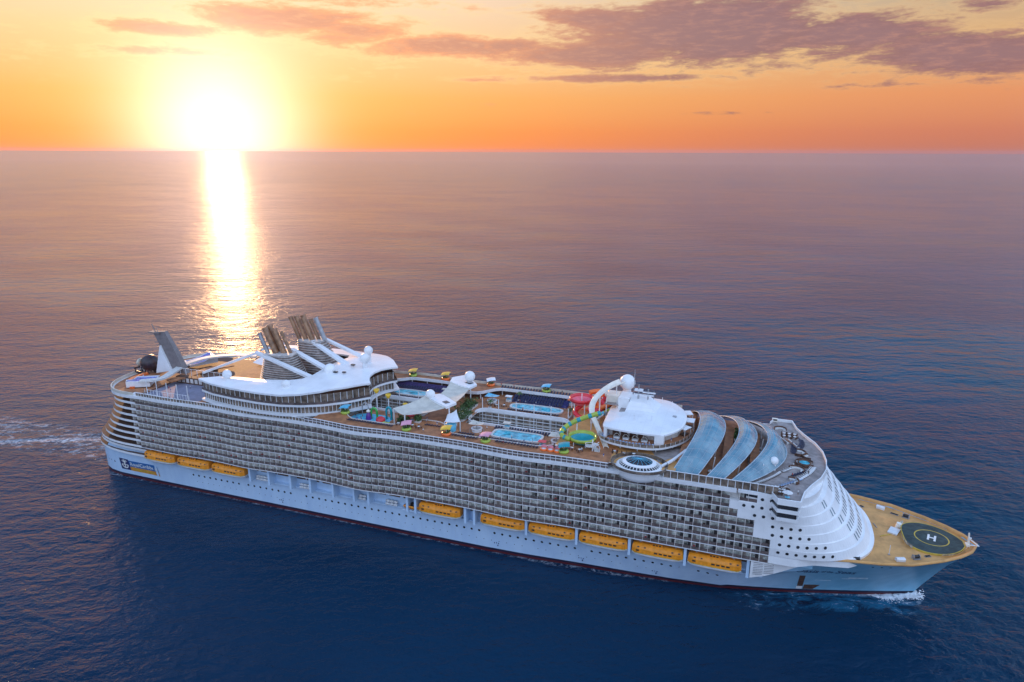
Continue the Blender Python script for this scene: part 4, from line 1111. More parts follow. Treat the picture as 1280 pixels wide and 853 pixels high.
rr = [[(x, y, 52.0) for x, y in rp], [(x, y, 52.6) for x, y in rp], [(x, y, 52.9) for x, y in sc(rp, .97)], [(x, y, 53.7) for x, y in sc(rp, .72)], [(x, y, 54.3) for x, y in sc(rp, .42)], [(x, y, 54.5) for x, y in sc(rp, .12)]]
mb.loft(rr, 0, True, True, False); fr = part(mb, 'forward_roof', 'roof_white', fh)
mb = MB(); rr = [[(246.5, -1, 53.8), (258, -1, 53.8), (259, 9, 53.8), (246, 11, 53.8)], [(247.5, 1, 57.0), (253.5, 1, 57.0), (254, 8.5, 57.0), (247, 9, 57.0)]]
mb.loft(rr, 0, True, True, False); mb.box(243.2, 247.2, 1.5, 9.5, 53.6, 57.6, 0); mh = part(mb, 'mast_house', 'white_paint', fh)
mb = MB(); mb.box(246.6, 258.6, -1.6, -1.0, 53.75, 54.1, 0); mb.box(244.5, 250, -2.5, 1.2, 53.9, 54.1, 0); part(mb, 'roof_recess', 'deck_grey', fh)
mb = MB(); mb.tube([(250, 5, 57), (250, 5, 62.5)], [.35, .2], 8); part(mb, 'radar_mast', 'steel', mh)
for b_ in ((248.2, 255.5, 4.7, 5.3, 58.4, 58.8), (248.6, 251.6, 4.0, 6.0, 60.1, 60.6), (251.5, 256.2, 4.6, 5.2, 59.5, 59.85)): mb = MB(); mb.box(*b_); part(mb, 'radar_scanner', 'trim_white', mh)
for x_, y_, z0_, z1_, r_ in ((253.5, 5, 57, 61, .26), (255.5, 6, 57, 60, .15), (247.6, 9.4, 57, 66.5, .12)): mb = MB(); mb.tube([(x_, y_, z0_), (x_, y_, z1_)], r_, 8); part(mb, 'aerial_mast', 'steel', mh)
mb = MB()
for x, y in ((258, 12), (262, 9), (263.5, 7), (264.5, 5.5), (251, -9), (257, -8)): mb.tube([(x, y, 52.8), (x, y, 56.0)], .10, 5)
tag(part(mb, 'whip_aerial', 'trim_white', fh), kind='stuff')
mb = MB(); mb.box(263.3, 264.7, -1, .6, 53.3, 53.8, 0); mb.box(250, 254, -10.6, -9.4, 53.0, 53.35, 1); mb.box(257, 257.9, -9.8, -8.6, 53.0, 53.5, 1); part(mb, 'roof_vent', ['steel', 'white_paint'], fh)
mb = MB()
for x, y in ((242.5, -13.5), (248, -17), (254, -17.6), (260, -16.2), (265, -11)): mb.tube([(x, y, D16), (x, y, 48.1)], .22, 8)
mb.box(244, 262, -11, -9, D16, 48, 1); part(mb, 'platform_column', ['trim_white', 'wood_dark'], plat)

# ---- solarium: three crescent shells of glass --------------------------------
def shell(xa, ka, xf, kf, zc, zs, zf, name, hw=29.0, drop=0.0, exp=2.3):
    mb = MB(); N, K = 48, 8; rows_ = []
    def P_(u, f):
        y = u * hw; x = lerp(xa - ka * u * u, xf - kf * u * u, f)
        crown = 1 - abs(u) ** exp
        z = zs + (zc - zs) * crown + math.sin(math.pi * f) * 1.6 * crown - (zc - zf) * f ** 1.6 * crown
        return (x, y, z)
    for i in range(N + 1): rows_.append([P_(-1 + 2 * i / N, k / K) for k in range(K + 1)])
    for a, b in zip(rows_, rows_[1:]):
        for k in range(K): mb.face([a[k], b[k], b[k + 1], a[k + 1]], 0, True)
    o = part(mb, name, 'solarium_glass')
    mb = MB()
    for i in range(0, N + 1, 3): mb.tube([Vector(q) + Vector((0, 0, .03)) for q in rows_[i]], .05, 4)
    for k in (0, 2, 4, 6, K): mb.tube([Vector(r[k]) + Vector((0, 0, .06)) for r in rows_], .17 if k in (0, K) else .04, 5)
    part(mb, 'shell_rib', 'shell_frame', o); return o
shell(272.8, 6.5, 281.6, 7.5, 52.3, 44.6, 51.2, 'glass_shell')
shell(286.2, 9.5, 292.2, 10.5, 51.2, 44.6, 50.0, 'glass_shell')
shell(295.8, 11.5, 302.2, 14.0, 50.2, 44.6, 45.9, 'glass_shell', 28.0)
mb = MB()
for x0 in (271.5, 279, 287, 294): 
    for y in (-18, -8, 3, 14): mb.tube([(x0, y, D15), (x0 + .5, y, 48.2)], .2, 6)
tag(part(mb, 'shell_column', 'trim_white'), kind='stuff')
mb = MB(); mb.box(268, 270.5, -22, 24, D15, 47.6, 0); mb.box(281.6, 284.5, -14, 16, D15, 46.0, 0); mb.box(290.5, 293.4, -14, 14, D15, 45.8, 0); part(mb, 'solarium_terrace', 'teak')
# slanting wedge of roof from platform to the shell and its white coaming
slabpath([(263.5, -27.4, 46.4), (266.5, -22.5, 46.9), (270.0, -14.5, 47.6)], .9, .5, 'terrace_coaming', 'trim_white')
mb = MB(); mb.face([(262, -24, D16 + .05), (269, -15, D16 + .05), (268, -9, D16 + .05), (258, -14, D16 + .05)], 0); part(mb, 'terrace_floor', 'deck_grey')

# ---- oval skylight that bulges over the side --------------------------------
SK = (256.3, -27.9, 0)
def skl(prof, name, m, smooth=True, parent=None, n=48):
    mb = MB(); mb.lathe(SK, prof, n, 0, 1.0, .80, smooth); return part(mb, name, m, parent)
sk = skl([(4.5, 41.6), (6.4, 42.4), (7.0, 43.6), (7.2, 45.2)], 'oval_skylight', 'white_paint')
skl([(7.16, 45.0), (7.22, 45.3)], 'skylight_ring', 'white_paint', True, sk)
skl([(7.2, 45.2), (7.75, 45.45), (7.75, 46.0), (6.9, 46.5), (6.6, 46.55)], 'skylight_rim', 'white_paint', False, sk)
skl([(6.95, 44.0), (7.13, 45.0)], 'skylight_band', 'door_glass', True, sk)
skl([(6.6, 46.55), (5.6, 47.1)], 'skylight_window', 'dark_glass', True, sk)
mb = MB()
for k in range(36):
    a = 2 * math.pi * k / 36; c, s_ = math.cos(a), math.sin(a)
    mb.tube([(SK[0] + 6.6 * c, SK[1] + 6.6 * .8 * s_, 46.62), (SK[0] + 5.6 * c, SK[1] + 5.6 * .8 * s_, 47.17)], .13, 4)
part(mb, 'skylight_spoke', 'white_paint', sk)
skl([(5.6, 47.1), (5.5, 47.4), (4.5, 47.6), (4.3, 47.6)], 'skylight_ring', 'white_paint', False, sk)
skl([(4.3, 47.6), (3.0, 48.1), (1.5, 48.35), (.01, 48.4)], 'skylight_dome', 'dark_glass', True, sk)
mb = MB()
for k in range(9):
    yy = -3.4 + .85 * k
    mb.box(SK[0] - 4.2, SK[0] + 4.2, 0, 0, 0, 0) if False else None
for k in range(16):
    a = 2 * math.pi * k / 16; c, s_ = math.cos(a), math.sin(a)
    mb.tube([(SK[0] + 4.3 * c, SK[1] + 4.3 * .8 * s_, 47.66), (SK[0] + 2.2 * c, SK[1] + 2.2 * .8 * s_, 48.3), (SK[0], SK[1], 48.45)], .06, 4)
part(mb, 'skylight_rib', 'sky_plastic', sk)
mb = MB(); mb.lathe(SK, [(8.3, D16 + .02), (9.3, D16 + .02), (9.3, D16 + 1.0), (9.2, D16 + 1.0), (9.2, D16 + .05)], 40, 0, 1.0, .80, False); part(mb, 'skylight_rail', 'mid_glass', sk)

# ================================================================== THINGS ON AND AROUND THE SHIP
# ---- lifeboats -----------------------------------------------------------
def make_boat(L=16.9, W=4.9):
    t = empty('lifeboat'); h2 = L / 2
    def sect(x, zs):
        f = abs(x) / h2; k = (1 - f ** 6) ** .5 if f < 1 else .0
        return max(.55, k)
    xs = [-h2, -h2 + .35, -h2 + 1.1, -5.5, -2.5, 0, 2.5, 5.5, h2 - 1.1, h2 - .35, h2]
    # white lower hull
    mb = MB(); rr = []
    for x in xs:
        k = sect(x, 0) * .5 * W; r = .9 * max(0, (abs(x) / h2)) ** 5
        rr.append([(x, -k, 1.9), (x, -k * 1.0, 1.2), (x, -k * .62, .35 + r), (x, 0, .0 + r), (x, k * .62, .35 + r), (x, k * .96, 1.2), (x, k, 1.9)])
    mb.loft(rr, 0, False, True, True); mb2 = mb; mb.build('hull', 'boat_white', t)
    # orange enclosed body
    mb = MB(); rr = []
    for x in xs:
        k = sect(x, 0) * .5 * W; e = abs(x) / h2; top = 5.1 - .55 * e ** 6; sh = .94 - .05 * e ** 8
        rr.append([(x * 1.0, -k * 1.05, 1.85), (x, -k * 1.06, 2.25), (x * .995, -k * 1.0, 3.5), (x * .975, -k * .86, 4.35), (x * .965, -k * .42, top), (x * .965, k * .42, top), (x * .975, k * .86, 4.35), (x * .995, k * 1.0, 3.5), (x, k * 1.06, 2.25), (x, k * 1.05, 1.85)])
    mb.loft(rr, 0, True, True, False); body = mb.build('canopy', 'boat_orange', t)
    for x in (-.35, 1.2, 2.75, 4.3):
        b = MB(); y = -.5 * W * 1.035; b.face([(x - .55, y - .02, 2.75), (x + .55, y - .02, 2.75), (x + .55, y + .055, 3.25), (x - .55, y + .055, 3.25)], 0); b.build('window', 'black', body)
    b = MB(); y = -.5 * W * 1.035; b.face([(-6.9, y - .02, 2.75), (-5.9, y - .02, 2.75), (-5.9, y + .06, 3.3), (-6.9, y + .06, 3.3)], 0); b.build('window', 'black', body)
    for x in (-6.2, -4.0, 5.0, 7.2):
        b = MB(); b.face([(x - .3, -.5 * W * .92, 3.98), (x + .3, -.5 * W * .92, 3.98), (x + .3, -.5 * W * .84, 4.36), (x - .3, -.5 * W * .84, 4.36)], 0)
        for i, v in enumerate(b.v): b.v[i] = (v[0], v[1] - .04, v[2] + .04)
        b.build('hatch', 'black', body)
    b = MB(); b.box(-1.7, 1.8, -1.5, .2, 4.95, 5.75, 0); cn = b.build('conning_tower', 'boat_orange', body)
    b = MB()
    for x in (-1.2, -.2, .8): b.box(x - .3, x + .35, -1.56, -1.48, 5.15, 5.6, 0)
    b.box(1.76, 1.85, -1.3, 0, 5.1, 5.65, 0); cn2 = b.build('wheelhouse_window', 'black', body)
    b = MB()
    for x in (-5.8, 5.8): b.tube([(x, 0, 4.9), (x, 0, 6.6)], .10, 6); b.box(x - .3, x + .3, -.25, .25, 4.9, 5.3, 0)
    b.build('lifting_hook', 'steel', body)
    b = MB(); b.tube([(-h2 * .985, -.5 * W * .6, 2.05), (-h2 + 1.1, -.5 * W * 1.02, 2.05), (0, -.5 * W * 1.075, 2.05), (h2 - 1.1, -.5 * W * 1.02, 2.05), (h2 * .985, -.5 * W * .6, 2.05)], .10, 6); b.build('fender', 'mark_yellow', body)
    return t
boat = make_boat()
spots = [(41.3 + 18.41 * k + 8.5) for k in range(3)] + [183.9] + [200.33 + 18.41 * k + 8.5 for k in range(5)]
blab = ['yellow lifeboat nearest the stern, hanging above the blue company sign', 'yellow lifeboat second from the stern, between two others', 'yellow lifeboat third from the stern, beside the white liferaft canisters',
        'yellow lifeboat hanging alone amidships, just forward of the small rescue boat', 'yellow lifeboat fifth from the stern, first of the unbroken run of five', 'yellow lifeboat second in the unbroken run of five toward the bow',
        'yellow lifeboat in the middle of the unbroken run of five toward the bow', 'yellow lifeboat last but one toward the bow', 'yellow lifeboat nearest the bow, beside the white louvred panel']
for i, x in enumerate(spots):
    o = boat if i == 0 else copy_tree(boat)
    o.location = (x, -27.35, 13.0); tag(o, blab[i], 'lifeboat', 'lifeboats hanging along the starboard side')
# davits belong to the ship
for x in spots:
    for dx_ in (-9.1, 9.1):
        mb = MB(); mb.box(x + dx_ - .28, x + dx_ + .28, -27.6, -22.4, 18.6, 19.5, 0); mb.box(x + dx_ - .28, x + dx_ + .28, -24.0, -22.4, 12.75, 18.6, 0); mb.tube([(x + dx_ * .94, -27.3, 18.6), (x + dx_ * .66, -27.35, 18.6)], .12, 5)
        part(mb, 'davit', 'hull_paint')
# small rescue boat
t = empty('rescue_boat', (171.9, -26.8, 13.4)); mb = MB(); rr = []
for x, k in ((-3.6, .5), (-3, .9), (0, 1), (2.4, .9), (3.4, .45)): rr.append([(x, -1.3 * k, 1.4), (x, -1.2 * k, .6), (x, 0, .1), (x, 1.2 * k, .6), (x, 1.3 * k, 1.4)])
mb.loft(rr, 0, False, True, True); mb.build('hull', 'boat_orange', t)
mb = MB(); mb.box(-2.6, 2.2, -.9, .9, 1.38, 1.5, 0); mb.build('floor', 'wood_dark', t)
mb = MB(); mb.tube([(-3.3, -1.2, 1.5), (0, -1.35, 1.5), (2.6, -1.1, 1.5), (3.4, 0, 1.6), (2.6, 1.1, 1.5), (0, 1.35, 1.5), (-3.3, 1.2, 1.5)], .28, 8); mb.build('tube', 'boat_orange', t)
mb = MB(); mb.box(-.6, .6, -.5, .5, 1.5, 2.6, 0); mb.build('console', 'black', t)
tag(t, 'small open orange rescue boat hanging ahead of the lone lifeboat amidships', 'rescue boat')
mb = MB(); mb.box(167.8, 176, -28, -22.4, 12.9, 13.3, 0); part(mb, 'boat_cradle', 'hull_paint')
# liferaft canisters
def canister(x, y, z, lab, grp):
    mb = MB(); mb.tube([(-.75, 0, .5), (-.6, 0, .5), (.6, 0, .5), (.75, 0, .5)], [.38, .5, .5, .38], 10)
    for k in (-.35, .35): mb.tube([(k - .06, 0, .5), (k + .06, 0, .5)], .53, 10, 1)
    o = mb.build('liferaft_canister', ['boat_white', 'steel']); o.location = (x, y, z); return tag(o, lab, 'liferaft', grp)
c0 = None
def rafts(x0, n, rows_, lab, grp):
    global c0
    for i in range(n):
        for r in range(rows_):
            if c0 is None: c0 = canister(0, 0, 0, lab, grp); o = c0
            else: o = c0.copy(); col.objects.link(o)
            o.location = (x0 + 1.75 * i, -26.2 + .35 * r, 12.76 + 1.05 * r); tag(o, lab, 'liferaft', grp)
rafts(99.5, 4, 2, 'white liferaft canister in the rack just ahead of the third lifeboat', 'liferafts ahead of the third lifeboat')
rafts(121.0, 3, 2, 'white liferaft canister in the middle rack between the aft and midship lifeboats', 'liferafts in the middle rack')
rafts(148.5, 2, 2, 'white liferaft canister in the rack next aft of the midship liferafts', 'liferafts next aft of the midship rack')
rafts(160.5, 3, 2, 'white liferaft canister in the rack just aft of the small rescue boat', 'liferafts aft of the rescue boat')

# ---- stern attractions -----------------------------------------------------
def surf_sim(loc, rz, lab):
    t = empty('surf_simulator', loc, rz); mb = MB()
    prof = [(-6, .4), (-3, .5), (0, 1.0), (3, 2.0), (5, 2.6), (6, 2.4)]
    A = [(x, -4.6, z) for x, z in prof]; B_ = [(x, 4.6, z) for x, z in prof]
    mb.ribbon(A, B_, 0, True); mb.build('ride_surface', 'surf_blue', t)
    mb = MB(); 
    for y in (-4.9, 4.6):
        for (xa, za), (xb, zb) in zip(prof, prof[1:]): mb.faces([(xa, y, -.1), (xb, y, -.1), (xb, y, zb + .5), (xa, y, za + .5), (xa, y + .3, -.1), (xb, y + .3, -.1), (xb, y + .3, zb + .5), (xa, y + .3, za + .5)], [(0, 1, 2, 3), (7, 6, 5, 4), (3, 2, 6, 7), (0, 4, 5, 1)], 0)
    mb.box(-6.6, -6, -4.9, 4.9, -.1, .9, 0); mb.box(6, 6.4, -4.9, 4.9, -.1, 2.6, 0); mb.build('padded_wall', 'trim_white', t)
    mb = MB(); mb.box(-7.4, -6.6, -4.5, 4.5, -.1, .35, 0); mb.build('grate', 'wood_dark', t); tag(t, lab, 'surf ride')
surf_sim((33.0, -16.5, 44.6), R(-62), 'blue surf ride at the starboard corner of the stern deck')
surf_sim((36.5, 14.5, 45.4), R(60), 'blue surf ride on the far side of the stern deck behind the grey mast')
# dark fish-mouthed pavilion over the slide entrance
t = empty('slide_pavilion', (23.0, -3.5, 44.02)); mb = MB()
mb.sphere((.8, 0, 5.0), 4.1, 0, 20, .95, -60); mb.tube([(2.5, 2, 0), (2.8, 1.8, 4)], 1.4, 8); mb.build('shell', 'beast', t)
mb = MB(); mb.lathe((0, 0, 0), [(1.0, -.2), (2.2, -.1), (2.5, .25), (2.0, .5), (1.0, .3)], 20, 0)
for i, (x, y, z) in enumerate(mb.v): mb.v[i] = (-2.4 + z * -1, x * .9 - 2.2, y * .75 + 5.6)
mb.build('mouth', 'bone', t)
mb = MB(); mb.tube([(-2.5, -3.2, 3.6), (-5, -3.6, 2.8), (-5.2, -3.2, 1.2), (-2, -3.4, .6)], .5, 8); mb.tube([(-2.5, .5, 3.2), (-5.0, 0, 2.0), (-4.6, 0, 0)], .5, 8); mb.build('jaw', 'beast', t)
for k in range(4):
    mb = MB(); mb.tube([(-1 + 2 * (k % 2), -2 + 3.5 * (k // 2), 0), (-.6 + 1.2 * (k % 2), -1.5 + 2.5 * (k // 2), 3.2)], .28, 6); mb.build('leg', 'beast', t)
tag(t, 'dark gaping fish shaped pavilion over the slide entrance at the stern', 'slide pavilion')
# curved seats at the stern rail
mb = MB(); rr = []
for k in range(15):
    a = R(100 + 7 * k); rr.append([(37 + 14.5 * math.cos(a), -10 - 16 * math.sin(a) * .9 + 0, z) for z in (0, .9)] + [(37 + 12.9 * math.cos(a), -10 - 14.4 * math.sin(a) * .9, z) for z in (.9, 0)])
mb.loft(rr, 0, True, True, False); o = mb.build('curved_bench', 'orange_plastic'); o.location = (0, 0, 44.03); tag(o, 'long curved orange brown bench following the stern rail', 'bench')

# ---- water slides ------------------------------------------------------------
def pipe_thing(t, name, pts, r, m, seg=7, n=10, bands=None):
    P_ = spline(pts, seg); mb = MB(); mb.tube(P_, r, n, 0)
    if bands:
        for i in range(0, len(P_) - 2, 6): mb.tube(P_[i:i + 3], r * 1.03, n, 1)
    return mb.build(name, [m, bands] if bands else m, t)
def bowl(t, c, r, h, m_in, m_rim, name):
    mb = MB(); mb.lathe(c, [(r * .25, 0), (r * .62, h * .18), (r * .92, h * .55), (r, h), (r * 1.06, h), (r * 1.0, h * .5), (r * .7, h * .05), (r * .3, -h * .15)], 28, 0)
    o = mb.build(name, m_in, t); mb = MB()
    mb.lathe(c, [(r * .93, h * .62), (r * .985, h * 1.0), (r * 1.09, h * 1.02), (r * 1.06, h * .55), (r * .93, h * .62)], 28, 0); mb.build('rim', m_rim, o); return o
t = empty('green_water_slide', (228, -17, D15))
def rel(pts, o): return [(x - o[0], y - o[1], z - o[2]) for x, y, z in pts]
o3 = (228, -17, D15)
pipe_thing(t, 'tube', rel([(239.5, -11, 55.8), (236, -12, 54.6), (231.5, -13, 52.6), (228.4, -14.5, 50.8), (227.0, -17, 49.4), (228.2, -19.5, 48.6), (231, -20.3, 48.3)], o3), .85, 'lime_plastic', bands='teal_plastic')
bw = bowl(t, rel([(234.6, -17, 46.3)], o3)[0], 4.6, 2.6, 'teal_plastic', 'lime_plastic', 'bowl')
pipe_thing(t, 'outlet', rel([(232, -17, 46.3), (230.0, -18.5, 45.4), (227.5, -19.5, 44.5), (226, -20, 44.3)], o3), .9, 'orange_plastic')
mb = MB()
for k in range(6):
    a = 2 * math.pi * k / 6; mb = MB(); mb.tube([(6.6 + 4.4 * math.cos(a), 4.4 * math.sin(a), 0), (6.6 + 4.4 * math.cos(a), 4.4 * math.sin(a), 4.6)], .18, 6); mb.build('support', 'trim_white', t)
for x, y, z in ((3.5, 4, 9.0), (0.5, 2.5, 7.0)): mb = MB(); mb.tube([(x, y, 0), (x, y, z)], .22, 6); mb.build('support', 'trim_white', t)
mb = MB(); tag(t, 'green and teal water slide ending in a round bowl above the starboard deck', 'water slide')
t = empty('red_water_slide', (230, 13, D15)); o3 = (230, 13, D15)
bw = bowl(t, rel([(227.2, 11.5, 49.6)], o3)[0], 4.4, 2.8, 'pink_plastic', 'red_plastic', 'bowl')
pipe_thing(t, 'tube', rel([(241, 8, 56.2), (238, 13, 55.2), (235, 17, 53.8), (231.5, 17.8, 53.2), (229, 16.5, 52.8)], o3), .95, 'orange_plastic')
pipe_thing(t, 'tube', rel([(241.5, 10, 55.4), (240.5, 14, 53.8), (237.4, 15.8, 52.5), (235.2, 12.8, 51.3), (237.2, 9.2, 50.3), (234.5, 6.5, 49.5), (231, 8, 49)], o3), .95, 'red_plastic')
pipe_thing(t, 'tube', rel([(227.2, 11.5, 49), (225.2, 9, 47.2), (227.5, 6.3, 46.2), (231.0, 6.2, 45.4), (233, 8.5, 44.8)], o3), .95, 'red_plastic')
pipe_thing(t, 'tube', rel([(240, 8, 52.8), (236.5, 7.0, 51.0), (233.8, 9.0, 49.6), (232.2, 12, 47.8), (228, 14.5, 46.0), (224.5, 12.5, 45.0)], o3), .9, 'orange_plastic')
pipe_thing(t, 'tube', rel([(242.5, 12, 54.0), (239, 17.5, 53.0), (234.5, 19.0, 51.6), (231.5, 15.5, 50.4), (234.5, 12.5, 49.2), (238.5, 15.0, 48.0)], o3), .95, 'orange_plastic')
pipe_thing(t, 'tube', rel([(240.5, 5.5, 51.4), (237.5, 3.2, 50.0), (235, 3.6, 48.8), (233, 4.4, 47.8)], o3), .85, 'lime_plastic', bands='sky_plastic')
mb = MB()
for k in range(6):
    a = 2 * math.pi * k / 6; mb = MB(); mb.tube([(-2.8 + 4.0 * math.cos(a), -1.5 + 4.0 * math.sin(a), 0), (-2.8 + 4.0 * math.cos(a), -1.5 + 4.0 * math.sin(a), 7.4)], .2, 6); mb.build('support', 'trim_white', t)
for x, y, z, z0 in ((5, 0, 9.5, 0), (7.5, 2, 9, 0), (4.5, -4, 6, 0), (-2.8, -1.5, 10.4, 6)): mb = MB(); mb.tube([(x, y, z0), (x, y, z)], .22, 6); mb.build('support', 'trim_white', t)
mb = MB(); tag(t, 'tangled red and orange water slide with a pink bowl on the far deck', 'water slide')
# pale curved flume
t = empty('pale_flume', (236, -6, D15)); o3 = (236, -6, D15)
P_ = spline(rel([(243.2, 8, 61.0), (240.5, 4.8, 60.4), (237.6, 1.6, 58.8), (235.4, -1.2, 56.6), (234.6, -3.6, 54.2), (235.6, -6.6, 52.2), (237.6, -9.6, 50.4), (240.0, -13.2, 48.4), (242.2, -16.6, 46.6), (244.2, -20, 44.9)], o3), 5)
mb = MB(); rr = []
for i, p in enumerate(P_):
    d = (P_[min(i + 1, len(P_) - 1)] - P_[max(0, i - 1)]); a = Vector((-d.y, d.x, 0)).normalized(); w = lerp(1.75, .95, min(1, i / (len(P_) * .55))); up = Vector((0, 0, 1))
    rr.append([tuple(p + a * w * math.cos(q) + up * w * .8 * (1 - math.sin(q))) for q in [R(180 * j / 8) for j in range(9)]] + [tuple(p + a * w * .9 * math.cos(q) + up * (w * .8 - w * .7 * math.sin(q))) for q in [R(180 - 180 * j / 8) for j in range(9)]])
mb.loft(rr, 0, True, True, True); mb.build('chute', 'cream_plastic', t)
mb = MB()
for i in (3, 12, 22, 32, 40):
    if i < len(P_): p = P_[i]; mb = MB(); mb.tube([(p.x, p.y, 0), (p.x, p.y, p.z)], .22, 6); mb.build('support', 'trim_white', t); tag(t, 'tall cream coloured chute curving down beside the white forward house', 'water slide')
# slide tower with stair
t = empty('slide_tower', (240.8, 5, D15)); mb = MB()
for x in (-2, 2):
    for y in (-3, 4): mb.tube([(x, y, 0), (x, y, 13.0)], .2, 6)
mb.build('frame', 'trim_white', t)
mb = MB(); mb.box(-2.6, 2.6, -3.8, 4.8, 11.2, 11.5, 0); mb.box(-2.6, 2.6, -3.8, 4.8, 7.4, 7.65, 0); mb.build('platform', 'deck_grey', t)
mb = MB(); mb.box(-2.4, 2.2, -1.5, 4.6, 11.5, 14.0, 0); mb.tube([(-1.5, 3.8, 12.8), (-3.8, 4.0, 12.4)], 1.1, 10); mb.build('start_house', 'cream_plastic', t)
mb = MB()
for k in range(14): mb.box(-2.6 - 4.2 + .3 * k, -2.6 - 3.8 + .3 * k, -6.2, -4.4, 3.8 + .27 * k, 4.0 + .27 * k, 0)
mb.box(-7.2, -6.9, -6.2, -6.1, 3.8, 5.0, 0); mb.build('stair', 'warm_white', t); tag(t, 'white slide tower with stairs between the red slide and the forward house', 'slide tower')
# white stair tower at the foot of the flume
t = empty('spiral_stair', (239.5, -22.6, D16)); mb = MB()
for k in range(20):
    a = R(18 * k); mb.obox((1.5 * math.cos(a), 1.5 * math.sin(a), .16 * k - .1), 1.9, .5, .12, a)
mb.build('tread', 'warm_white', t); mb = MB(); mb.tube([(0, 0, 0), (0, 0, 4)], .22, 8)
hp_ = [(2.5 * math.cos(R(18 * k)), 2.5 * math.sin(R(18 * k)), .16 * k + .95) for k in range(20)]; mb.tube(hp_, .1, 5)
for k in range(0, 20, 2): mb.tube([(hp_[k][0], hp_[k][1], hp_[k][2] - 1), hp_[k]], .06, 4)
mb.build('handrail', 'trim_white', t); tag(t, 'white spiral stair at the foot of the cream coloured chute', 'stair')

# ---- shade sail and the bar under it -----------------------------------------
t = empty('shade_canopy', (174, 0, D15)); o3 = (174, 0, D15)
def sail(corners, sag, n=8):
    a, b, c, d = [Vector(p) for p in corners]; mb = MB(); g_ = []
    for i in range(n + 1):
        u = i / n; row = []
        for j in range(n + 1):
            v = j / n; p = a.lerp(b, u).lerp(d.lerp(c, u), v); p.z -= sag * (math.sin(math.pi * u) + math.sin(math.pi * v)) * .5
            row.append(p)
        g_.append(row)
    for i in range(n):
        for j in range(n): mb.face([g_[i][j], g_[i + 1][j], g_[i + 1][j + 1], g_[i][j + 1]], 0, True)
    for i in range(n):
        for j in range(n): mb.face([q - Vector((0, 0, .06)) for q in (g_[i][j + 1], g_[i + 1][j + 1], g_[i + 1][j], g_[i][j])], 0, True)
    return mb
sail(rel([(161.2, -19.6, 50.4), (168.4, -24.2, 50.2), (180.4, -13.4, 50.8), (167.6, -5.2, 51.2)], o3), 1.1).build('sail', 'canvas', t)
sail(rel([(172.6, -1.2, 51.6), (181.8, -8.4, 51.2), (180.8, 8.8, 51.4), (170.2, 13.6, 51.6)], o3), 1.2).build('sail', 'canvas', t)
mb = MB(); 
pl = rel([(167.2, -5.0, 50.6), (180.6, -13.6, 50.2), (182.4, -8.2, 50.4), (172.6, -.8, 51)], o3); mb.prism([(x, y) for x, y, z in pl], 7.0, 7.9, 0); mb.build('bridge_beam', 'roof_white', t)
mb = MB(); pl = rel([(169.8, 13.4, 0), (180.6, 8.6, 0), (181.8, 14, 0), (178, 18.5, 0), (172, 23, 0), (168.5, 19, 0)], o3); mb.prism([(x, y) for x, y, z in pl], 7.2, 8.1, 0); mb.build('bridge_beam', 'roof_white', t)
mb = MB(); mb.obox((4.5, -9.2, 7.92), 2.6, 2.0, .12, R(-32)); mb.obox((4.2, 14.5, 8.12), 3.2, 2.4, .12, R(-25)); mb.build('solar_panel', 'dark_glass', t)
mb = MB()
for x, y, z in rel([(161.4, -19.6, 50.3), (168.4, -24, 50.1), (181.2, -12.4, 50.4), (172, 20, 50.8), (180.6, 10, 50.8)], o3): mb.tube([(x, y, 0), (x, y, z)], .26, 8)
mb.build('mast', 'trim_white', t); tag(t, 'pale fabric shade canopy spanning the deck amidships with two sails', 'shade canopy')
t = empty('sail_tent', (183.6, -15.6, D15)); sail([(-3.0, 3, 4.6), (.5, 3.4, 6.6), (4.2, -1.5, 4.2), (-1, -4.0, 4.4)], .7).build('canopy', 'roof_white', t)
mb = MB(); mb.lathe((.2, -1.2, 0), [(2.0, 0), (2.1, 2.6), (1.6, 3.0), (.1, 3.1)], 16, 0); mb.build('booth', 'sky_plastic', t)
mb = MB(); mb.tube([(-1, -4, 0), (-1, -4, 4.4)], .2, 6); mb.tube([(4.2, -1.5, 0), (4.2, -1.5, 4.2)], .2, 6); mb.tube([(.5, 3.4, 0), (.5, 3.4, 6.6)], .25, 6); mb.build('mast', 'trim_white', t)
tag(t, 'white peaked tent over a pale blue booth beside the shade canopy', 'tent')
def planter(loc, pts, h, lab, hue='leaf'):
    t = empty('planting', loc); mb = MB(); 
    mb.prism(pts, 0, .8, 0); mb.build('planter_box', 'warm_white', t); mb = MB()
    xs_ = [p[0] for p in pts]; ys_ = [p[1] for p in pts]
    for k in range(650):
        x = rnd.uniform(min(xs_), max(xs_)); y = rnd.uniform(min(ys_), max(ys_)); z = .8 + abs(rnd.gauss(0, .5)) * h; s_ = rnd.uniform(.25, .6)
        n_ = Vector((rnd.gauss(0, 1), rnd.gauss(0, 1), rnd.gauss(.6, .6))).normalized(); a = n_.orthogonal().normalized(); b = n_.cross(a); p = Vector((x, y, z))
        mb.face([p - a * s_, p - b * s_ * .45, p + a * s_, p + b * s_ * .45], 0)
    mb.build('foliage', hue, t); tag(t, lab, 'plants')
planter((183.0, -3.0, D15), [(-4.5, -3), (1.5, -5), (3, 2), (-2.5, 4)], 2.4, 'green planting under the forward edge of the shade canopy')
planter((180.5, 7.0, D15), [(-2, -4), (2.6, -4), (3, 4), (-1, 4)], 2.6, 'green planting beside the far mast of the shade canopy')
planter((171.5, -19.8, D15), [(-1.2, -1), (1.2, -1), (1.2, 1), (-1.2, 1)], 1.7, 'small round green bush near the curved violet bench')
planter((286.2, 9.0, D15 + 1.5), [(-1.4, -3.5), (1.4, -3.5), (1.4, 3.5), (-1.4, 3.5)], 2.2, 'dense green planting in the first gap between the glass shells')
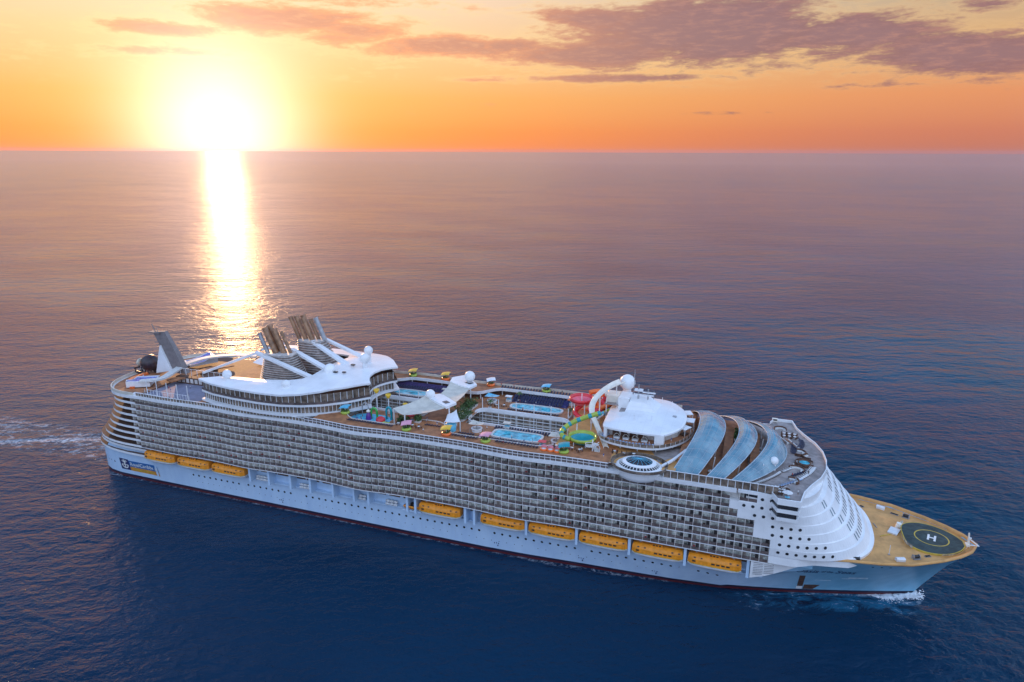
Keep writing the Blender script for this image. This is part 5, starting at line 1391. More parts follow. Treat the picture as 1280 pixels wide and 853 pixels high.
planter((287.0, -1.5, D15 + 1.5), [(-1.2, -2), (1.2, -2), (1.2, 2), (-1.2, 2)], 1.8, 'low green plants between the first and second glass shells, nearer the bar')
planter((164.0, -17.0, D15), [(-2.2, -1.2), (2.2, -1.2), (2.2, 1.2), (-2.2, 1.2)], 2.0, 'green planting at the aft corner of the shade canopy')
# curved bench
def arc_bench(loc, r, a0, a1, m, lab, m2='stand_violet'):
    t = empty('curved_bench', loc)
    for nm, ra, rb, h, mm in (('seat', r - .9, r, .5, m2), ('back', r, r + .35, 1.1, m)):
        mb = MB(); rr = []
        for k in range(13):
            a = R(lerp(a0, a1, k / 12)); c, s_ = math.cos(a), math.sin(a); rr.append([(ra * c, ra * s_ * .55, 0), (rb * c, rb * s_ * .55, 0), (rb * c, rb * s_ * .55, h), (ra * c, ra * s_ * .55, h)])
        mb.loft(rr, 0, True, True, False); mb.build(nm, mm, t)
    tag(t, lab, 'bench')
arc_bench((170.5, -15.4, D15), 4.5, 30, 200, 'sky_plastic', 'blue backed curved bench under the shade canopy')
arc_bench((168.5, -17.6, D15), 4.2, 190, 330, 'trim_white', 'violet curved bench with a white back facing the railing')
# poolside bars with a white parasol over a ring counter
def bar(loc, lab, canopy='canvas'):
    t = empty('pool_bar', loc); mb = MB(); mb.lathe((0, 0, 0), [(1.9, 0), (1.9, 1.1), (2.2, 1.1), (2.2, 1.2), (1.5, 1.2), (1.5, 0)], 20, 0, smooth=False); mb.build('counter', 'trim_white', t)
    mb = MB(); mb.tube([(0, 0, 0), (0, 0, 3.4)], .12, 6); mb.build('post', 'steel', t)
    sail([(-2.8, -1.6, 3.1), (2.4, -2.0, 3.5), (2.8, 1.6, 3.0), (-2.4, 2.0, 3.5)], .3, 5).build('canopy', canopy, t)
    for k in range(8):
        a = 2 * math.pi * k / 8; mb = MB(); mb.lathe((2.8 * math.cos(a), 2.8 * math.sin(a), 0), [(.25, 0), (.06, .1), (.06, .7), (.22, .75), (.01, .8)], 8, 0); mb.build('stool', 'steel', t)
    tag(t, lab, 'bar')
bar((193.2, -14.0, D15), 'round white bar under a parasol aft of the starboard pool'); bar((224.6, -14.6, D15), 'round white bar under a parasol forward of the starboard pool')
bar((187.8, 16.0, D15), 'pale blue topped bar aft of the far pool', 'sky_plastic')
# bright tilted parasols over lime planters
def art_parasol(loc, top, base, lab, rz=0.0):
    t = empty('parasol', loc, rz); mb = MB()
    mb.lathe((0, 0, 0), [(1.5, 0), (1.9, .5), (1.6, 1.0), (.9, 1.1)], 14, 0); mb.build('planter', base, t)
    mb = MB(); mb.tube([(0, 0, .8), (.1, 0, 3.0)], .1, 6); mb.build('pole', 'trim_white', t)
    b = sail([(-1.9, -1.7, 2.4), (1.9, -1.9, 2.9), (2.0, 1.7, 3.2), (-1.8, 1.8, 2.7)], -.45, 5); b.build('canopy', top, t)
    mb = MB()
    for k in range(60):
        p = Vector((rnd.uniform(-1.3, 1.3), rnd.uniform(-1.3, 1.3), 1.0 + rnd.random() * .7)); a = Vector((rnd.gauss(0, 1), rnd.gauss(0, 1), rnd.gauss(0, 1))).normalized(); b2 = a.orthogonal()
        mb.face([p - a * .35, p - b2 * .15, p + a * .35, p + b2 * .15], 0)
    mb.build('foliage', 'leaf', t); tag(t, lab, 'parasol')
art_parasol((202.3, -28.0, D16), 'pink_canvas', 'lime_plastic', 'pink tilted parasol over a lime planter abreast of the starboard pool')
art_parasol((171.2, -28.2, D16), 'pink_canvas', 'lime_plastic', 'pink tilted parasol over a lime planter near the splash park', .4)
art_parasol((186.8, -27.2, D16), 'yellow_plastic', 'orange_plastic', 'yellow tilted parasol by the railing beside the white tent', .2)
art_parasol((230.6, -27.2, D16), 'teal_plastic', 'lime_plastic', 'teal tilted parasol over a lime planter below the green slide', .3)
art_parasol((141.0, -21.5, D15), 'sky_plastic', 'lime_plastic', 'sky blue tilted parasol at the aft end of the splash park', .1)
art_parasol((207.5, 29.0, D16), 'sky_plastic', 'lime_plastic', 'sky blue parasol over lime planter at the far rail')
art_parasol((182.4, 28.5, D16), 'roof_white', 'orange_plastic', 'white tilted parasol at the far rail behind the shade canopy', .5)
art_parasol((160.5, 29.0, D16), 'yellow_plastic', 'orange_plastic', 'orange and yellow parasol at the far rail aft of the canopy', .2)
art_parasol((144.5, 28.5, D16), 'yellow_plastic', 'lime_plastic', 'yellow parasol at the far rail behind the oval pool', .2)
# round daybeds
t0 = None
for i, (x, lab) in enumerate(((223.6, 'aftmost of three round orange rimmed daybeds by the railing'), (226.0, 'middle one of three round orange rimmed daybeds by the railing'), (228.4, 'round orange rimmed daybed nearest the teal parasol'))):
    if t0 is None:
        t0 = empty('round_daybed'); mb = MB(); mb.lathe((0, 0, 0), [(1.2, 0), (1.3, .4), (1.15, .7), (.95, .7), (.9, .5)], 18, 0); mb.build('rim', 'orange_plastic', t0)
        mb = MB(); mb.lathe((0, 0, 0), [(.93, .45), (.93, .62), (.01, .68)], 18, 0); mb.build('cushion', 'cloth_white', t0)
        mb = MB(); rr = [[(1.15 * math.cos(R(20 * k)), 1.15 * math.sin(R(20 * k)), .6), (1.15 * math.cos(R(20 * k)) * .8, 1.15 * math.sin(R(20 * k)) * .8 + .1, 1.6)] for k in range(10)]; mb.loft(rr, 0, False, False, True); mb.build('hood', 'pink_canvas', t0); o = t0
    else: o = copy_tree(t0)
    o.location = (x, -27.4, D16); tag(o, lab, 'daybed', 'round daybeds by the starboard railing')

# ---- splash park -------------------------------------------------------------
mb = MB(); pl = superell(149.5, -17.2, 8.5, 5.0, 2.6, 36); mb.face([(x, y, D15 + .02) for x, y in pl], 0); part(mb, 'splash_floor', 'sky_plastic')
def play(name, lab, loc, items, cat='play feature'):
    t = empty(name, loc)
    for nm, mb, m in items: mb.build(nm, m, t)
    tag(t, lab, cat)
def hoop(w, h, r=.18):
    mb = MB(); mb.tube([(-w / 2, 0, 0), (-w / 2, 0, h * .6)] + [(w / 2 * math.cos(R(180 - 22.5 * k)), 0, h * .6 + h * .4 * math.sin(R(22.5 * k))) for k in range(1, 8)] + [(w / 2, 0, h * .6), (w / 2, 0, 0)], r, 7); return mb
def lat(prof, c=(0, 0, 0), n=14): 
    mb = MB(); mb.lathe(c, prof, n, 0); return mb
play('spray_hoop', 'green spray hoop in the middle of the splash park', (151, -16.8, D15), [('hoop', hoop(2.6, 4.6, .45), 'green_plastic')])
play('spray_hoop', 'teal spray hoop at the forward end of the splash park', (156.5, -15, D15), [('hoop', hoop(2.2, 5.0, .5), 'teal_plastic')])
play('spray_hoop', 'tall grey water hoop at the aft end of the splash park', (146.5, -15.8, D15), [('hoop', hoop(2.8, 6.0, .22), 'steel')])
play('play_figure', 'purple figure with a white head among the spray hoops', (148.9, -17.6, D15), [('body', lat([(1.2, 0), (1.1, 1.2), (.6, 2.6), (.3, 2.9)]), 'purple_plastic'), ('head', lat([(.01, 2.7), (.8, 3.1), (.8, 3.6), (.01, 4.2)]), 'cream_plastic')])
play('play_dome', 'red mushroom dome in the splash park', (155.2, -19.2, D15), [('stem', lat([(.5, 0), (.5, 1.2)]), 'cream_plastic'), ('cap', lat([(1.9, 1.0), (1.7, 1.8), (.9, 2.4), (.01, 2.6)]), 'red_plastic')])
play('play_table', 'lime water table beside the red mushroom dome', (156.6, -21.0, D15), [('top', lat([(.6, 0), (1.7, .7), (1.7, 1.0), (.01, .95)]), 'lime_plastic')])
play('play_pad', 'blue slide ramp along the near edge of the splash park', (151.5, -21.0, D15), [('ramp', (lambda mb: (mb.box(-3.0, 3.0, -.8, .8, .0, .7, 0), mb)[1])(MB()), 'blue_plastic')])
play('dump_bucket', 'yellow tipping bucket on a tall pole behind the hoops', (153.5, -9.8, D15), [('pole', (lambda mb: (mb.tube([(0, 0, 0), (0, 0, 7.2)], .25, 8), mb)[1])(MB()), 'trim_white'), ('bucket', lat([(.5, 6.6), (1.2, 8.2), (1.0, 8.3), (.01, 7.4)]), 'yellow_plastic')])
play('dump_bucket', 'yellow tipping bucket on a pole beside the curved windows', (147.5, -8.6, D15), [('pole', (lambda mb: (mb.tube([(0, 0, 0), (0, 0, 8.4)], .25, 8), mb)[1])(MB()), 'trim_white'), ('bucket', lat([(.5, 7.6), (1.3, 9.2), (1.0, 9.3), (.01, 8.4)]), 'yellow_plastic')])
play('dump_bucket', 'short yellow spray post by the court lip', (160.6, -9.2, D15), [('pole', (lambda mb: (mb.tube([(0, 0, 0), (0, 0, 4.2)], .22, 8), mb)[1])(MB()), 'lime_plastic'), ('bucket', lat([(.4, 3.8), (1.0, 5.0), (.8, 5.1), (.01, 4.4)]), 'yellow_plastic')])
play('climbing_arch', 'arched orange and red climbing frame behind the bar', (163.5, -9.5, D15), [('arch', hoop(4.0, 2.2, .5), 'orange_plastic'), ('arch', hoop(2.2, 1.6, .45), 'red_plastic')])
play('climbing_arch', 'low red arch between the canopy masts', (166.6, -12.6, D15), [('arch', hoop(5.2, 1.9, .5), 'red_plastic')])
play('slide_board', 'short violet slide at the near side of the splash park', (144.5, -21.6, D15), [('ramp', (lambda mb: (mb.faces([(-1.6, -.6, 0), (-1.6, .6, 0), (1.6, .6, 1.8), (1.6, -.6, 1.8), (1.6, .6, 0), (1.6, -.6, 0)], [(0, 3, 2, 1), (3, 5, 4, 2), (0, 5, 3), (1, 2, 4), (0, 1, 4, 5)], 0), mb)[1])(MB()), 'purple_plastic')])

# ---- loungers ------------------------------------------------------------------
def lounger(name, fab, frame):
    mb = MB(); mb.box(-.33, .33, -.95, .35, .28, .40, 0)
    mb.faces([(-.33, .35, .28), (.33, .35, .28), (.33, .95, .78), (-.33, .95, .78), (-.33, .35, .40), (.33, .35, .40), (.33, .90, .90), (-.33, .90, .90)], [(0, 3, 2, 1), (4, 5, 6, 7), (0, 1, 5, 4), (1, 2, 6, 5), (2, 3, 7, 6), (3, 0, 4, 7)], 0)
    for x in (-.3, .25):
        for y in (-.8, .5): mb.box(x, x + .06, y, y + .06, 0, .3, 1)
    o = mb.build(name, [fab, frame]); return o
LG = {'navy': lounger('sun_lounger', 'lounger_fabric', 'steel'), 'white': lounger('sun_lounger', 'cloth_white', 'black'), 'sky': lounger('sun_lounger', 'daybed_blue', 'trim_white')}
used = set()
def row(kind, pts, lab, grp):
    for x, y, z, a in pts:
        o = LG[kind]
        if kind in used: o = o.copy(); col.objects.link(o)
        used.add(kind); o.location = (x, y, z); o.rotation_euler = (0, 0, a + rnd.uniform(-.06, .06)); tag(o, lab, 'sun lounger', grp)
row('navy', [(196 + 1.05 * k, -19.2, D15, math.pi) for k in range(28)], 'navy sun lounger in the row between the starboard pool and the railing', 'loungers on the near side of the starboard pool')
row('navy', [(199 + 1.1 * k, -9.2, D15, 0) for k in range(20)], 'navy sun lounger in the row between the starboard pool and the court', 'loungers on the inner side of the starboard pool')
row('navy', [(188 + 1.1 * k, -18.4, D15, math.pi) for k in range(6)], 'navy sun lounger in the short row aft of the starboard pool', 'loungers aft of the starboard pool')
row('navy', [(197 + 1.15 * k, 10.6, D15, math.pi) for k in range(19)], 'navy sun lounger in the row in front of the far pool', 'loungers before the far pool')
for k, y in enumerate((20.5, 22.5, 24.5)):
    row('navy', [(196 + 1.2 * j, y, D15 + .3 + .32 * 2 * k + .05, 0) for j in range(18)], 'navy sun lounger on the %s step of the blue terrace behind the far pool' % ('lowest', 'middle', 'top')[k], 'loungers on the %s step of the blue terrace' % ('lowest', 'middle', 'top')[k])
row('navy', [(141 + 1.2 * j, 20.2, D15 + .35, 0) for j in range(18)], 'navy sun lounger on the violet terrace behind the oval pool', 'loungers on the violet terrace')
row('navy', [(143 + 1.15 * j, 9.7, D15, math.pi) for j in range(15)], 'navy sun lounger in the row in front of the oval pool', 'loungers before the oval pool')
row('white', [(303.4 - 14.0 * (y / 28.0) ** 2, y, 43.95, R(150 + 1.5 * k)) for k, y in enumerate([-24.6 + .56 * q for q in range(20)])], 'white sun lounger in the long curved row beside the glass shell at the bow', 'loungers beside the forward glass shell')
row('white', [(296.4 + .95 * k, -25.4 + .12 * k, 43.95, R(165)) for k in range(6)], 'white sun lounger in the short row near the bridge wing', 'loungers near the bridge wing')
row('sky', [(300.2 + .8 * k, -23.2 + .85 * k, 43.95, R(135)) for k in range(8)], 'pale blue sun lounger in the second row of the forward lounge deck', 'loungers in the second row of the lounge deck')
row('white', [(304.6 + .72 * k - .02 * k * k, -18.2 + 1.0 * k, 43.95, R(115 - 2 * k)) for k in range(13)], 'white sun lounger in the curved row along the forward parapet', 'loungers along the forward parapet')
row('navy', [(303.2 + .8 * k, -15.6 + .9 * k, 43.95, R(-45)) for k in range(6)], 'navy sun lounger in the middle of the forward lounge deck', 'navy loungers on the forward lounge deck')
row('navy', [(304.5 + .1 * k, 3.5 + 1.1 * k, 43.95, R(80)) for k in range(9)], 'navy sun lounger on the far half of the forward lounge deck', 'loungers on the far half of the lounge deck')
row('navy', [(188 + 1.15 * k, -26.9, D16, math.pi) for k in range(10)], 'navy sun lounger on the near sports deck between the yellow and pink parasols', 'loungers between the yellow and pink parasols')
row('navy', [(206 + 1.15 * k, -26.9, D16, math.pi) for k in range(14)], 'navy sun lounger on the near sports deck abreast of the starboard pool', 'loungers on the near sports deck by the pool')
row('navy', [(188 + 1.3 * k, 27.6, D16, 0) for k in range(26)], 'navy sun lounger along the far rail of the port sports deck', 'loungers along the far rail')
row('navy', [(146 + 1.15 * k, -27.2, D16, math.pi) for k in range(17)], 'navy sun lounger on the near sports deck abreast of the splash park', 'loungers abreast of the splash park')
row('navy', [(176 + 1.1 * k, -21.6, D15, math.pi) for k in range(6)], 'navy sun lounger between the shade canopy and the near railing', 'loungers near the shade canopy')
row('sky', [(243.6 + 1.1 * k, -17.1 - .18 * (k if k < 8 else 15 - k), 48.72, math.pi) for k in range(15)], 'pale blue sun lounger in the row on the forward house platform', 'loungers on the forward house platform')
row('sky', [(241.2 + .45 * k, -15.2 + .9 * k, 48.72, R(70)) for k in range(5)], 'pale blue sun lounger at the aft end of the forward house platform', 'loungers at the aft end of the platform')
row('navy', [(275.5 + 1.2 * k, -27.2, D15, math.pi) for k in range(9)], 'navy sun lounger behind the wind screen under the first glass shell', 'loungers behind the wind screen')
# hooded daybeds on the platform
d0 = None
hl = ['aftmost of four hooded daybeds on the forward house platform', 'second hooded daybed from aft on the forward house platform', 'third hooded daybed from aft on the forward house platform', 'hooded daybed nearest the white pier on the platform']
for i in range(4):
    if d0 is None:
        d0 = empty('hooded_daybed'); mb = MB(); mb.box(-1, 1, -.8, .8, .1, .5, 0); mb.build('seat', 'cloth_white', d0)
        mb = MB(); rr = [[(1.1 * math.cos(R(22.5 * k)), -.1, .3 + 1.5 * math.sin(R(22.5 * k))), (1.1 * math.cos(R(22.5 * k)), .9, .3 + 1.4 * math.sin(R(22.5 * k)))] for k in range(9)]; mb.loft(rr, 0, False, False, True); mb.build('hood', 'wood_dark', d0)
        mb = MB(); mb.tube([(1.12 * math.cos(R(22.5 * k)), -.12, .3 + 1.52 * math.sin(R(22.5 * k))) for k in range(9)], .09, 6); mb.build('hood_rim', 'canvas', d0); o = d0
    else: o = copy_tree(d0)
    o.location = (246.2 + 3.2 * i, -14.6, 48.72); tag(o, hl[i], 'daybed', 'hooded daybeds on the forward house platform')
# square cabanas beside the first glass shell
def cabana(loc, rz, lab, s_=1.0):
    t = empty('cabana', loc, rz); mb = MB(); mb.box(-2 * s_, 2 * s_, -1.6 * s_, 1.6 * s_, 2.6, 2.85, 0); mb.build('roof', 'roof_white', t)
    for x in (-1.8, 1.8):
        for y in (-1.4, 1.4): mb = MB(); mb.box(x * s_ - .08, x * s_ + .08, y * s_ - .08, y * s_ + .08, 0, 2.6, 0); mb.build('post', 'trim_white', t)
    mb = MB(); mb.box(-1.4 * s_, 1.4 * s_, -.9 * s_, .9 * s_, 0, .5, 0); mb.build('bed', 'wood_dark', t); tag(t, lab, 'cabana')
cabana((268.0, -3.8, 48.72), R(62), 'white roofed cabana on the platform end nearest the starboard side'); cabana((269.2, 3.8, 48.72), R(88), 'white roofed cabana on the platform end, second from starboard'); cabana((267.6, 11.0, 48.72), R(112), 'white roofed cabana on the platform end farthest from starboard')
# forward lounge furniture
def sofa(loc, r, a0, a1, lab):
    t = empty('curved_sofa', loc)
    for nm, ra, rb, h, mm in (('seat', r - 1.0, r, .45, 'warm_white'), ('back', r, r + .3, .95, 'wood_dark')):
        mb = MB(); rr = []
        for k in range(11):
            a = R(lerp(a0, a1, k / 10)); c, s_ = math.cos(a), math.sin(a); rr.append([(ra * c, ra * s_, 0), (rb * c, rb * s_, 0), (rb * c, rb * s_, h), (ra * c, ra * s_, h)])
        mb.loft(rr, 0, True, True, False); mb.build(nm, mm, t)
    tag(t, lab, 'sofa')
sofa((305.0, -10.0, 43.95), 2.4, -40, 150, 'curved sofa forward of the glass shell, nearest the starboard wing'); sofa((307.8, -4.0, 43.95), 2.8, 30, 330, 'ring shaped sofa in the middle of the forward lounge deck'); sofa((306.3, 4.5, 43.95), 2.3, -120, 100, 'curved sofa on the far side of the forward lounge deck')
t = empty('hot_tub', (307.8, -4.0, 43.95)); mb = MB(); mb.lathe((0, 0, 0), [(0.1, 0), (2.0, 0), (2.2, .9), (1.8, .9), (1.7, .5)], 20, 0); mb.build('rim', 'wood_dark', t); mb = MB(); mb.lathe((0, 0, 0), [(1.74, .6), (.01, .6)], 20, 0); mb.build('water', 'pool_water', t); tag(t, 'round dark rimmed hot tub on the forward lounge deck', 'hot tub')
sofa((300.6, -27.2, 43.95), 1.8, 20, 220, 'small curved sofa at the starboard bridge wing'); sofa((303.4, -19.0, 43.95), 1.9, -60, 120, 'small curved sofa between the lounger rows on the forward deck'); sofa((309.6, 1.8, 43.95), 1.9, 100, 280, 'small curved sofa close to the forward parapet at the centre line'); sofa((300.8, 24.5, 43.95), 2.0, 0, 200, 'curved sofa at the far bridge wing')
row('navy', [(306.4 + .55 * k - .05 * k * k, 7.5 + 1.15 * k, 43.95, R(60)) for k in range(9)], 'navy sun lounger along the far forward parapet', 'loungers along the far forward parapet')
row('white', [(301.0 + .75 * k, -12.4 + 1.0 * k, 43.95, R(130)) for k in range(5)], 'white sun lounger in the short row behind the ring shaped sofa', 'loungers behind the ring sofa')
for (x, y, a, lab) in ((301.2, 15, 60, 'long pale bench on the far forward deck, nearest the glass'), (304.8, 12, 55, 'long pale bench on the far forward deck, beside the far parapet')):
    t = empty('lounge_bench', (x, y, 43.95), R(a + 60)); mb = MB(); mb.box(-4, 4, -.5, .5, 0, .5, 0); mb.build('seat', 'warm_white', t); mb = MB(); mb.box(-4, 4, .5, .75, 0, 1.0, 0); mb.build('back', 'deck_grey', t); tag(t, lab, 'bench')
t = empty('parasol', (301.6, -31.4, 43.95)); mb = MB(); mb.tube([(0, 0, 0), (0, 0, 2.6)], .07, 6); mb.build('pole', 'steel', t); mb = MB(); mb.lathe((0, 0, 0), [(1.5, 2.2), (.8, 2.6), (.02, 2.9)], 8, 0, smooth=False); mb.build('canopy', 'cloth_white', t); mb = MB(); mb.lathe((0, 0, 0), [(.8, .7), (.8, .78), (.01, .78)], 12, 0); mb.build('table', 'sky_plastic', t); tag(t, 'white parasol over a small table on the starboard bridge wing', 'parasol')
t = empty('viewing_screen', (299.0, 33.2, 43.95)); mb = MB(); mb.box(-1, 1, -.6, .6, 0, 1.2, 0); mb.build('console', 'cream_plastic', t); mb = MB(); mb.face([(-.8, -.62, .5), (.8, -.62, .5), (.8, -.62, 1.1), (-.8, -.62, 1.1)], 0); mb.build('panel', 'black', t); tag(t, 'pale console on the far bridge wing roof', 'console')
# gaps between shells: small tables and parasols
for (x, y, lab) in ((278.5, -20.5, 'small white table in the near end of the gap between glass shells'), (283.2, -15.0, 'small white table by the second glass shell'), (293.6, 4.0, 'small white table between the second and third glass shells')):
    t = empty('side_table', (x, y, D15)); mb = MB(); mb.lathe((0, 0, 0), [(.9, .9), (.9, 1.0), (.01, 1.0)], 12, 0); mb.build('top', 'cloth_white', t); mb = MB(); mb.tube([(0, 0, 0), (0, 0, .9)], .1, 6); mb.build('leg', 'steel', t); tag(t, lab, 'table')

# ---- foredeck gear --------------------------------------------------------------
def winch(loc, rz, lab):
    t = empty('mooring_winch', loc, rz); mb = MB(); mb.box(-1.1, 1.1, -.8, .8, 0, .2, 0); mb.build('bed', 'steel', t)
    mb = MB(); mb.tube([(-.9, 0, .75), (.9, 0, .75)], .5, 12); mb.build('drum', 'black', t)
    for x in (-.95, .95): mb = MB(); mb.tube([(x - .06, 0, .75), (x + .06, 0, .75)], .72, 14); mb.build('flange', 'steel', t)
    tag(t, lab, 'winch')
winch((342.2, -14.0, 21.76), R(25), 'dark mooring winch on the starboard side of the helipad'); winch((344.0, 13.2, 21.76), R(-25), 'dark mooring winch on the far side of the helipad'); winch((324.3, -21.6, 21.76), R(8), 'dark mooring winch at the foot of the white front, starboard side')
def locker(loc, rz, lab):
    t = empty('deck_locker', loc, rz); mb = MB(); mb.box(-1.3, 1.3, -.75, .75, 0, .7, 0); mb.build('box', 'boat_white', t)
    mb = MB(); rr = [[(-1.35, -.8 * math.cos(a), .7 + .4 * math.sin(a)), (1.35, -.8 * math.cos(a), .7 + .4 * math.sin(a))] for a in [R(22.5 * k) for k in range(9)]]; mb.loft(rr, 0, False, False, True); mb.build('lid', 'boat_white', t)
    tag(t, lab, 'locker')
locker((337.3, -17.0, 21.76), R(18), 'white rounded locker on the starboard side of the foredeck'); locker((336.6, 17.2, 21.76), R(-22), 'white rounded locker with a post on the far side of the foredeck')
t = empty('hatch_house', (338.4, 1.4, 21.76), R(-22)); mb = MB(); mb.box(-1.4, 1.4, -2.2, 2.2, 0, .45, 0); mb.build('body', 'warm_white', t); mb = MB(); mb.box(-1.5, 1.5, -2.3, 2.3, .45, .52, 0); mb.build('cover', 'boat_white', t); mb = MB(); mb.tube([(.2, 3.6, 0), (.6, 3.6, 1.9)], .8, 10); mb.build('cowl', 'cream_plastic', t); tag(t, 'low white hatch house just aft of the helipad', 'hatch')
t = empty('bow_mast', (359.6, -.4, 22.0)); mb = MB(); mb.tube([(0, 0, 0), (-.4, 0, 4.6)], [.4, .22], 8); mb.build('post', 'cream_plastic', t); mb = MB(); mb.box(-.8, .3, -.9, .9, 0, .7, 0); mb.build('plinth', 'cream_plastic', t)
mb = MB(); mb.tube([(-.2, 0, 2.6), (2.6, -.6, .9)], .16, 6); mb.tube([(.2, -.9, .8), (2.8, -.8, .9)], .16, 6); mb.build('bowsprit', 'boat_white', t); mb = MB(); mb.box(-.3, .5, -.3, .3, 2.7, 3.0, 0); mb.build('lamp_bracket', 'boat_white', t); tag(t, 'cream bow mast at the very tip of the foredeck', 'mast')
for (x, y, rz, L, lab) in ((340.6, 14.4, -28, 2.6, 'dark grating in the deck by the far rail'), (330.4, 16.5, -40, 1.4, 'small dark ventilator at the far foot of the white front'), (346.0, -11.4, 30, 2.0, 'grey grating between winch and helipad rail')):
    t = empty('deck_grating', (x, y, 21.76), R(rz)); mb = MB(); mb.box(-L / 2, L / 2, -.5, .5, 0, .18, 0); mb.build('frame', 'steel', t); mb = MB()
    for k in range(5): mb.box(-L / 2 + .1, L / 2 - .1, -.42 + .18 * k, -.34 + .18 * k, .18, .26, 0)
    mb.build('bar', 'black', t); tag(t, lab, 'grating')
for (x0, y0, x1, y1, lab) in ((333.6, -3.4, 337.2, -1.0, 'yellow fire hose laid out beside the hatch house'), (333.4, 2.2, 332.6, 5.0, 'thin grey hose lying aft of the hatch house'),):
    mb = MB(); mb.tube(spline([(x0, y0, .12), (lerp(x0, x1, .4), lerp(y0, y1, .4) + .15, .12), (x1, y1, .12)], 5), .14, 6); o = mb.build('fire_hose', 'mark_yellow' if 'yellow' in lab else 'steel'); o.location = (0, 0, 21.76); tag(o, lab, 'hose')
t = empty('flag_staff', (334.6, -14.4, 21.76)); mb = MB(); mb.tube([(0, 0, 0), (0, 0, 3.4)], .09, 6); mb.build('pole', 'boat_white', t); mb = MB(); mb.box(-.3, .3, -.3, .3, 0, .2, 0); mb.build('foot', 'steel', t); tag(t, 'thin white staff standing on the starboard foredeck', 'staff')

# ---- tables, potted palms and towel kiosks ------------------------------------
tb0 = None
def tables(pts, lab, grp):
    global tb0
    for x, y, z in pts:
        if tb0 is None:
            t = empty('deck_table'); mb = MB(); mb.lathe((0, 0, 0), [(.55, .72), (.55, .78), (.01, .78)], 12, 0); mb.build('top', 'cloth_white', t)
            mb = MB(); mb.lathe((0, 0, 0), [(.3, 0), (.06, .06), (.06, .72)], 8, 0); mb.build('pedestal', 'steel', t)
            for k in range(4):
                a = R(90 * k + 30); c, s_ = 1.0 * math.cos(a), 1.0 * math.sin(a); mb = MB(); mb.obox((c, s_, .4), .45, .45, .07, a); mb.obox((c * 1.22, s_ * 1.22, .42), .06, .45, .5, a)
                for q in (-.18, .18): mb.obox((c + q * math.sin(a), s_ - q * math.cos(a), 0), .38, .05, .4, a)
                mb.build('chair', 'wood_dark', t)
            tb0 = o = t
        else: o = copy_tree(tb0)
        o.location = (x, y, z); o.rotation_euler = (0, 0, rnd.uniform(0, 1.5)); tag(o, lab, 'table set', grp)
tables([(188.5 + 3 * k, -23.5 + .4 * (k % 2), D15) for k in range(3)], 'white table with dark chairs between the tent and the starboard pool', 'tables aft of the starboard pool')
tables([(163 + 2.9 * k, -25.0 + .6 * (k % 2), D15) for k in range(5)], 'white table with dark chairs along the railing below the shade canopy', 'tables below the shade canopy')
tables([(227 + 2.8 * k, -23.8 - .5 * (k % 2), D16) for k in range(4)], 'white table with dark chairs beside the green slide bowl', 'tables beside the green slide')
tables([(188 + 3 * k, 13.6 - .8 * (k % 2), D15) for k in range(3)], 'white table with dark chairs aft of the far pool', 'tables aft of the far pool')
tables([(283.8 - .012 * (y + 2) ** 2, y, D15) for y in (-22, -18.5, -12, -6.5, 1.5, 5.5)], 'white table with dark chairs in the gap behind the second glass shell', 'tables in the first shell gap')
tables([(293.6 - .014 * (y + 1) ** 2, y, D15) for y in (-17, -12.5, -9, -2, 1.2)], 'white table with dark chairs in the gap behind the third glass shell', 'tables in the second shell gap')
tables([(298.2 + 1.2 * (k % 3), -28.6 + 1.7 * (k // 3), 43.95) for k in range(6)], 'white table with dark chairs by the starboard end of the forward lounge deck', 'tables at the starboard end of the lounge deck')
tables([(302 + 1.8 * (k % 3), 18 + 2.4 * (k // 3), 43.95) for k in range(6)], 'white table with dark chairs on the far side of the forward lounge deck', 'tables on the far side of the lounge deck')
tables([(45 + 4.2 * k, -27.9 + .3 * (k % 2), D15) for k in range(6)], 'white table with dark chairs along the railing of the sports court', 'tables beside the sports court')
tables([(247 + 3.2 * k, -21.4 - .5 * (k % 2), D16) for k in range(3)], 'white table with dark chairs behind the oval skylight', 'tables behind the oval skylight')
tables([(88 + 4 * k, -15.5 + .8 * (k % 2), 50.06) for k in range(4)], 'white table with dark chairs on the inner deck beside the funnels', 'tables beside the funnels')
def palm(loc, h, lab):
    t = empty('potted_palm', loc); mb = MB(); mb.lathe((0, 0, 0), [(.5, 0), (.75, .8), (.65, .8), (.6, .7), (.01, .7)], 12, 0); mb.build('pot', 'warm_white', t)
    mb = MB(); mb.tube(spline([(0, 0, .6), (.12, .05, h * .5), (.3, .1, h)], 4), [.16] * 8 + [.12], 7); mb.build('trunk', 'wood_dark', t)
    mb = MB()
    for k in range(16):
        a = 2 * math.pi * k / 16 + rnd.uniform(-.2, .2); L = rnd.uniform(1.3, 2.0); up = rnd.uniform(.1, .9); prev = None
        for q in range(6):
            f = q / 5; p = Vector((.3 + math.cos(a) * L * f, .1 + math.sin(a) * L * f, h + up * math.sin(f * 2.2) - .8 * f * f)); w = .24 * math.sin(math.pi * min(.98, f * .85 + .12)); sd = Vector((-math.sin(a), math.cos(a), 0)) * w
            if prev: mb.face([prev[0] - prev[1], prev[0] + prev[1], p + sd - Vector((0, 0, .05)), p - sd - Vector((0, 0, .05))], 0)
            prev = (p, sd)
    mb.build('crown', 'leaf', t); tag(t, lab, 'palm')
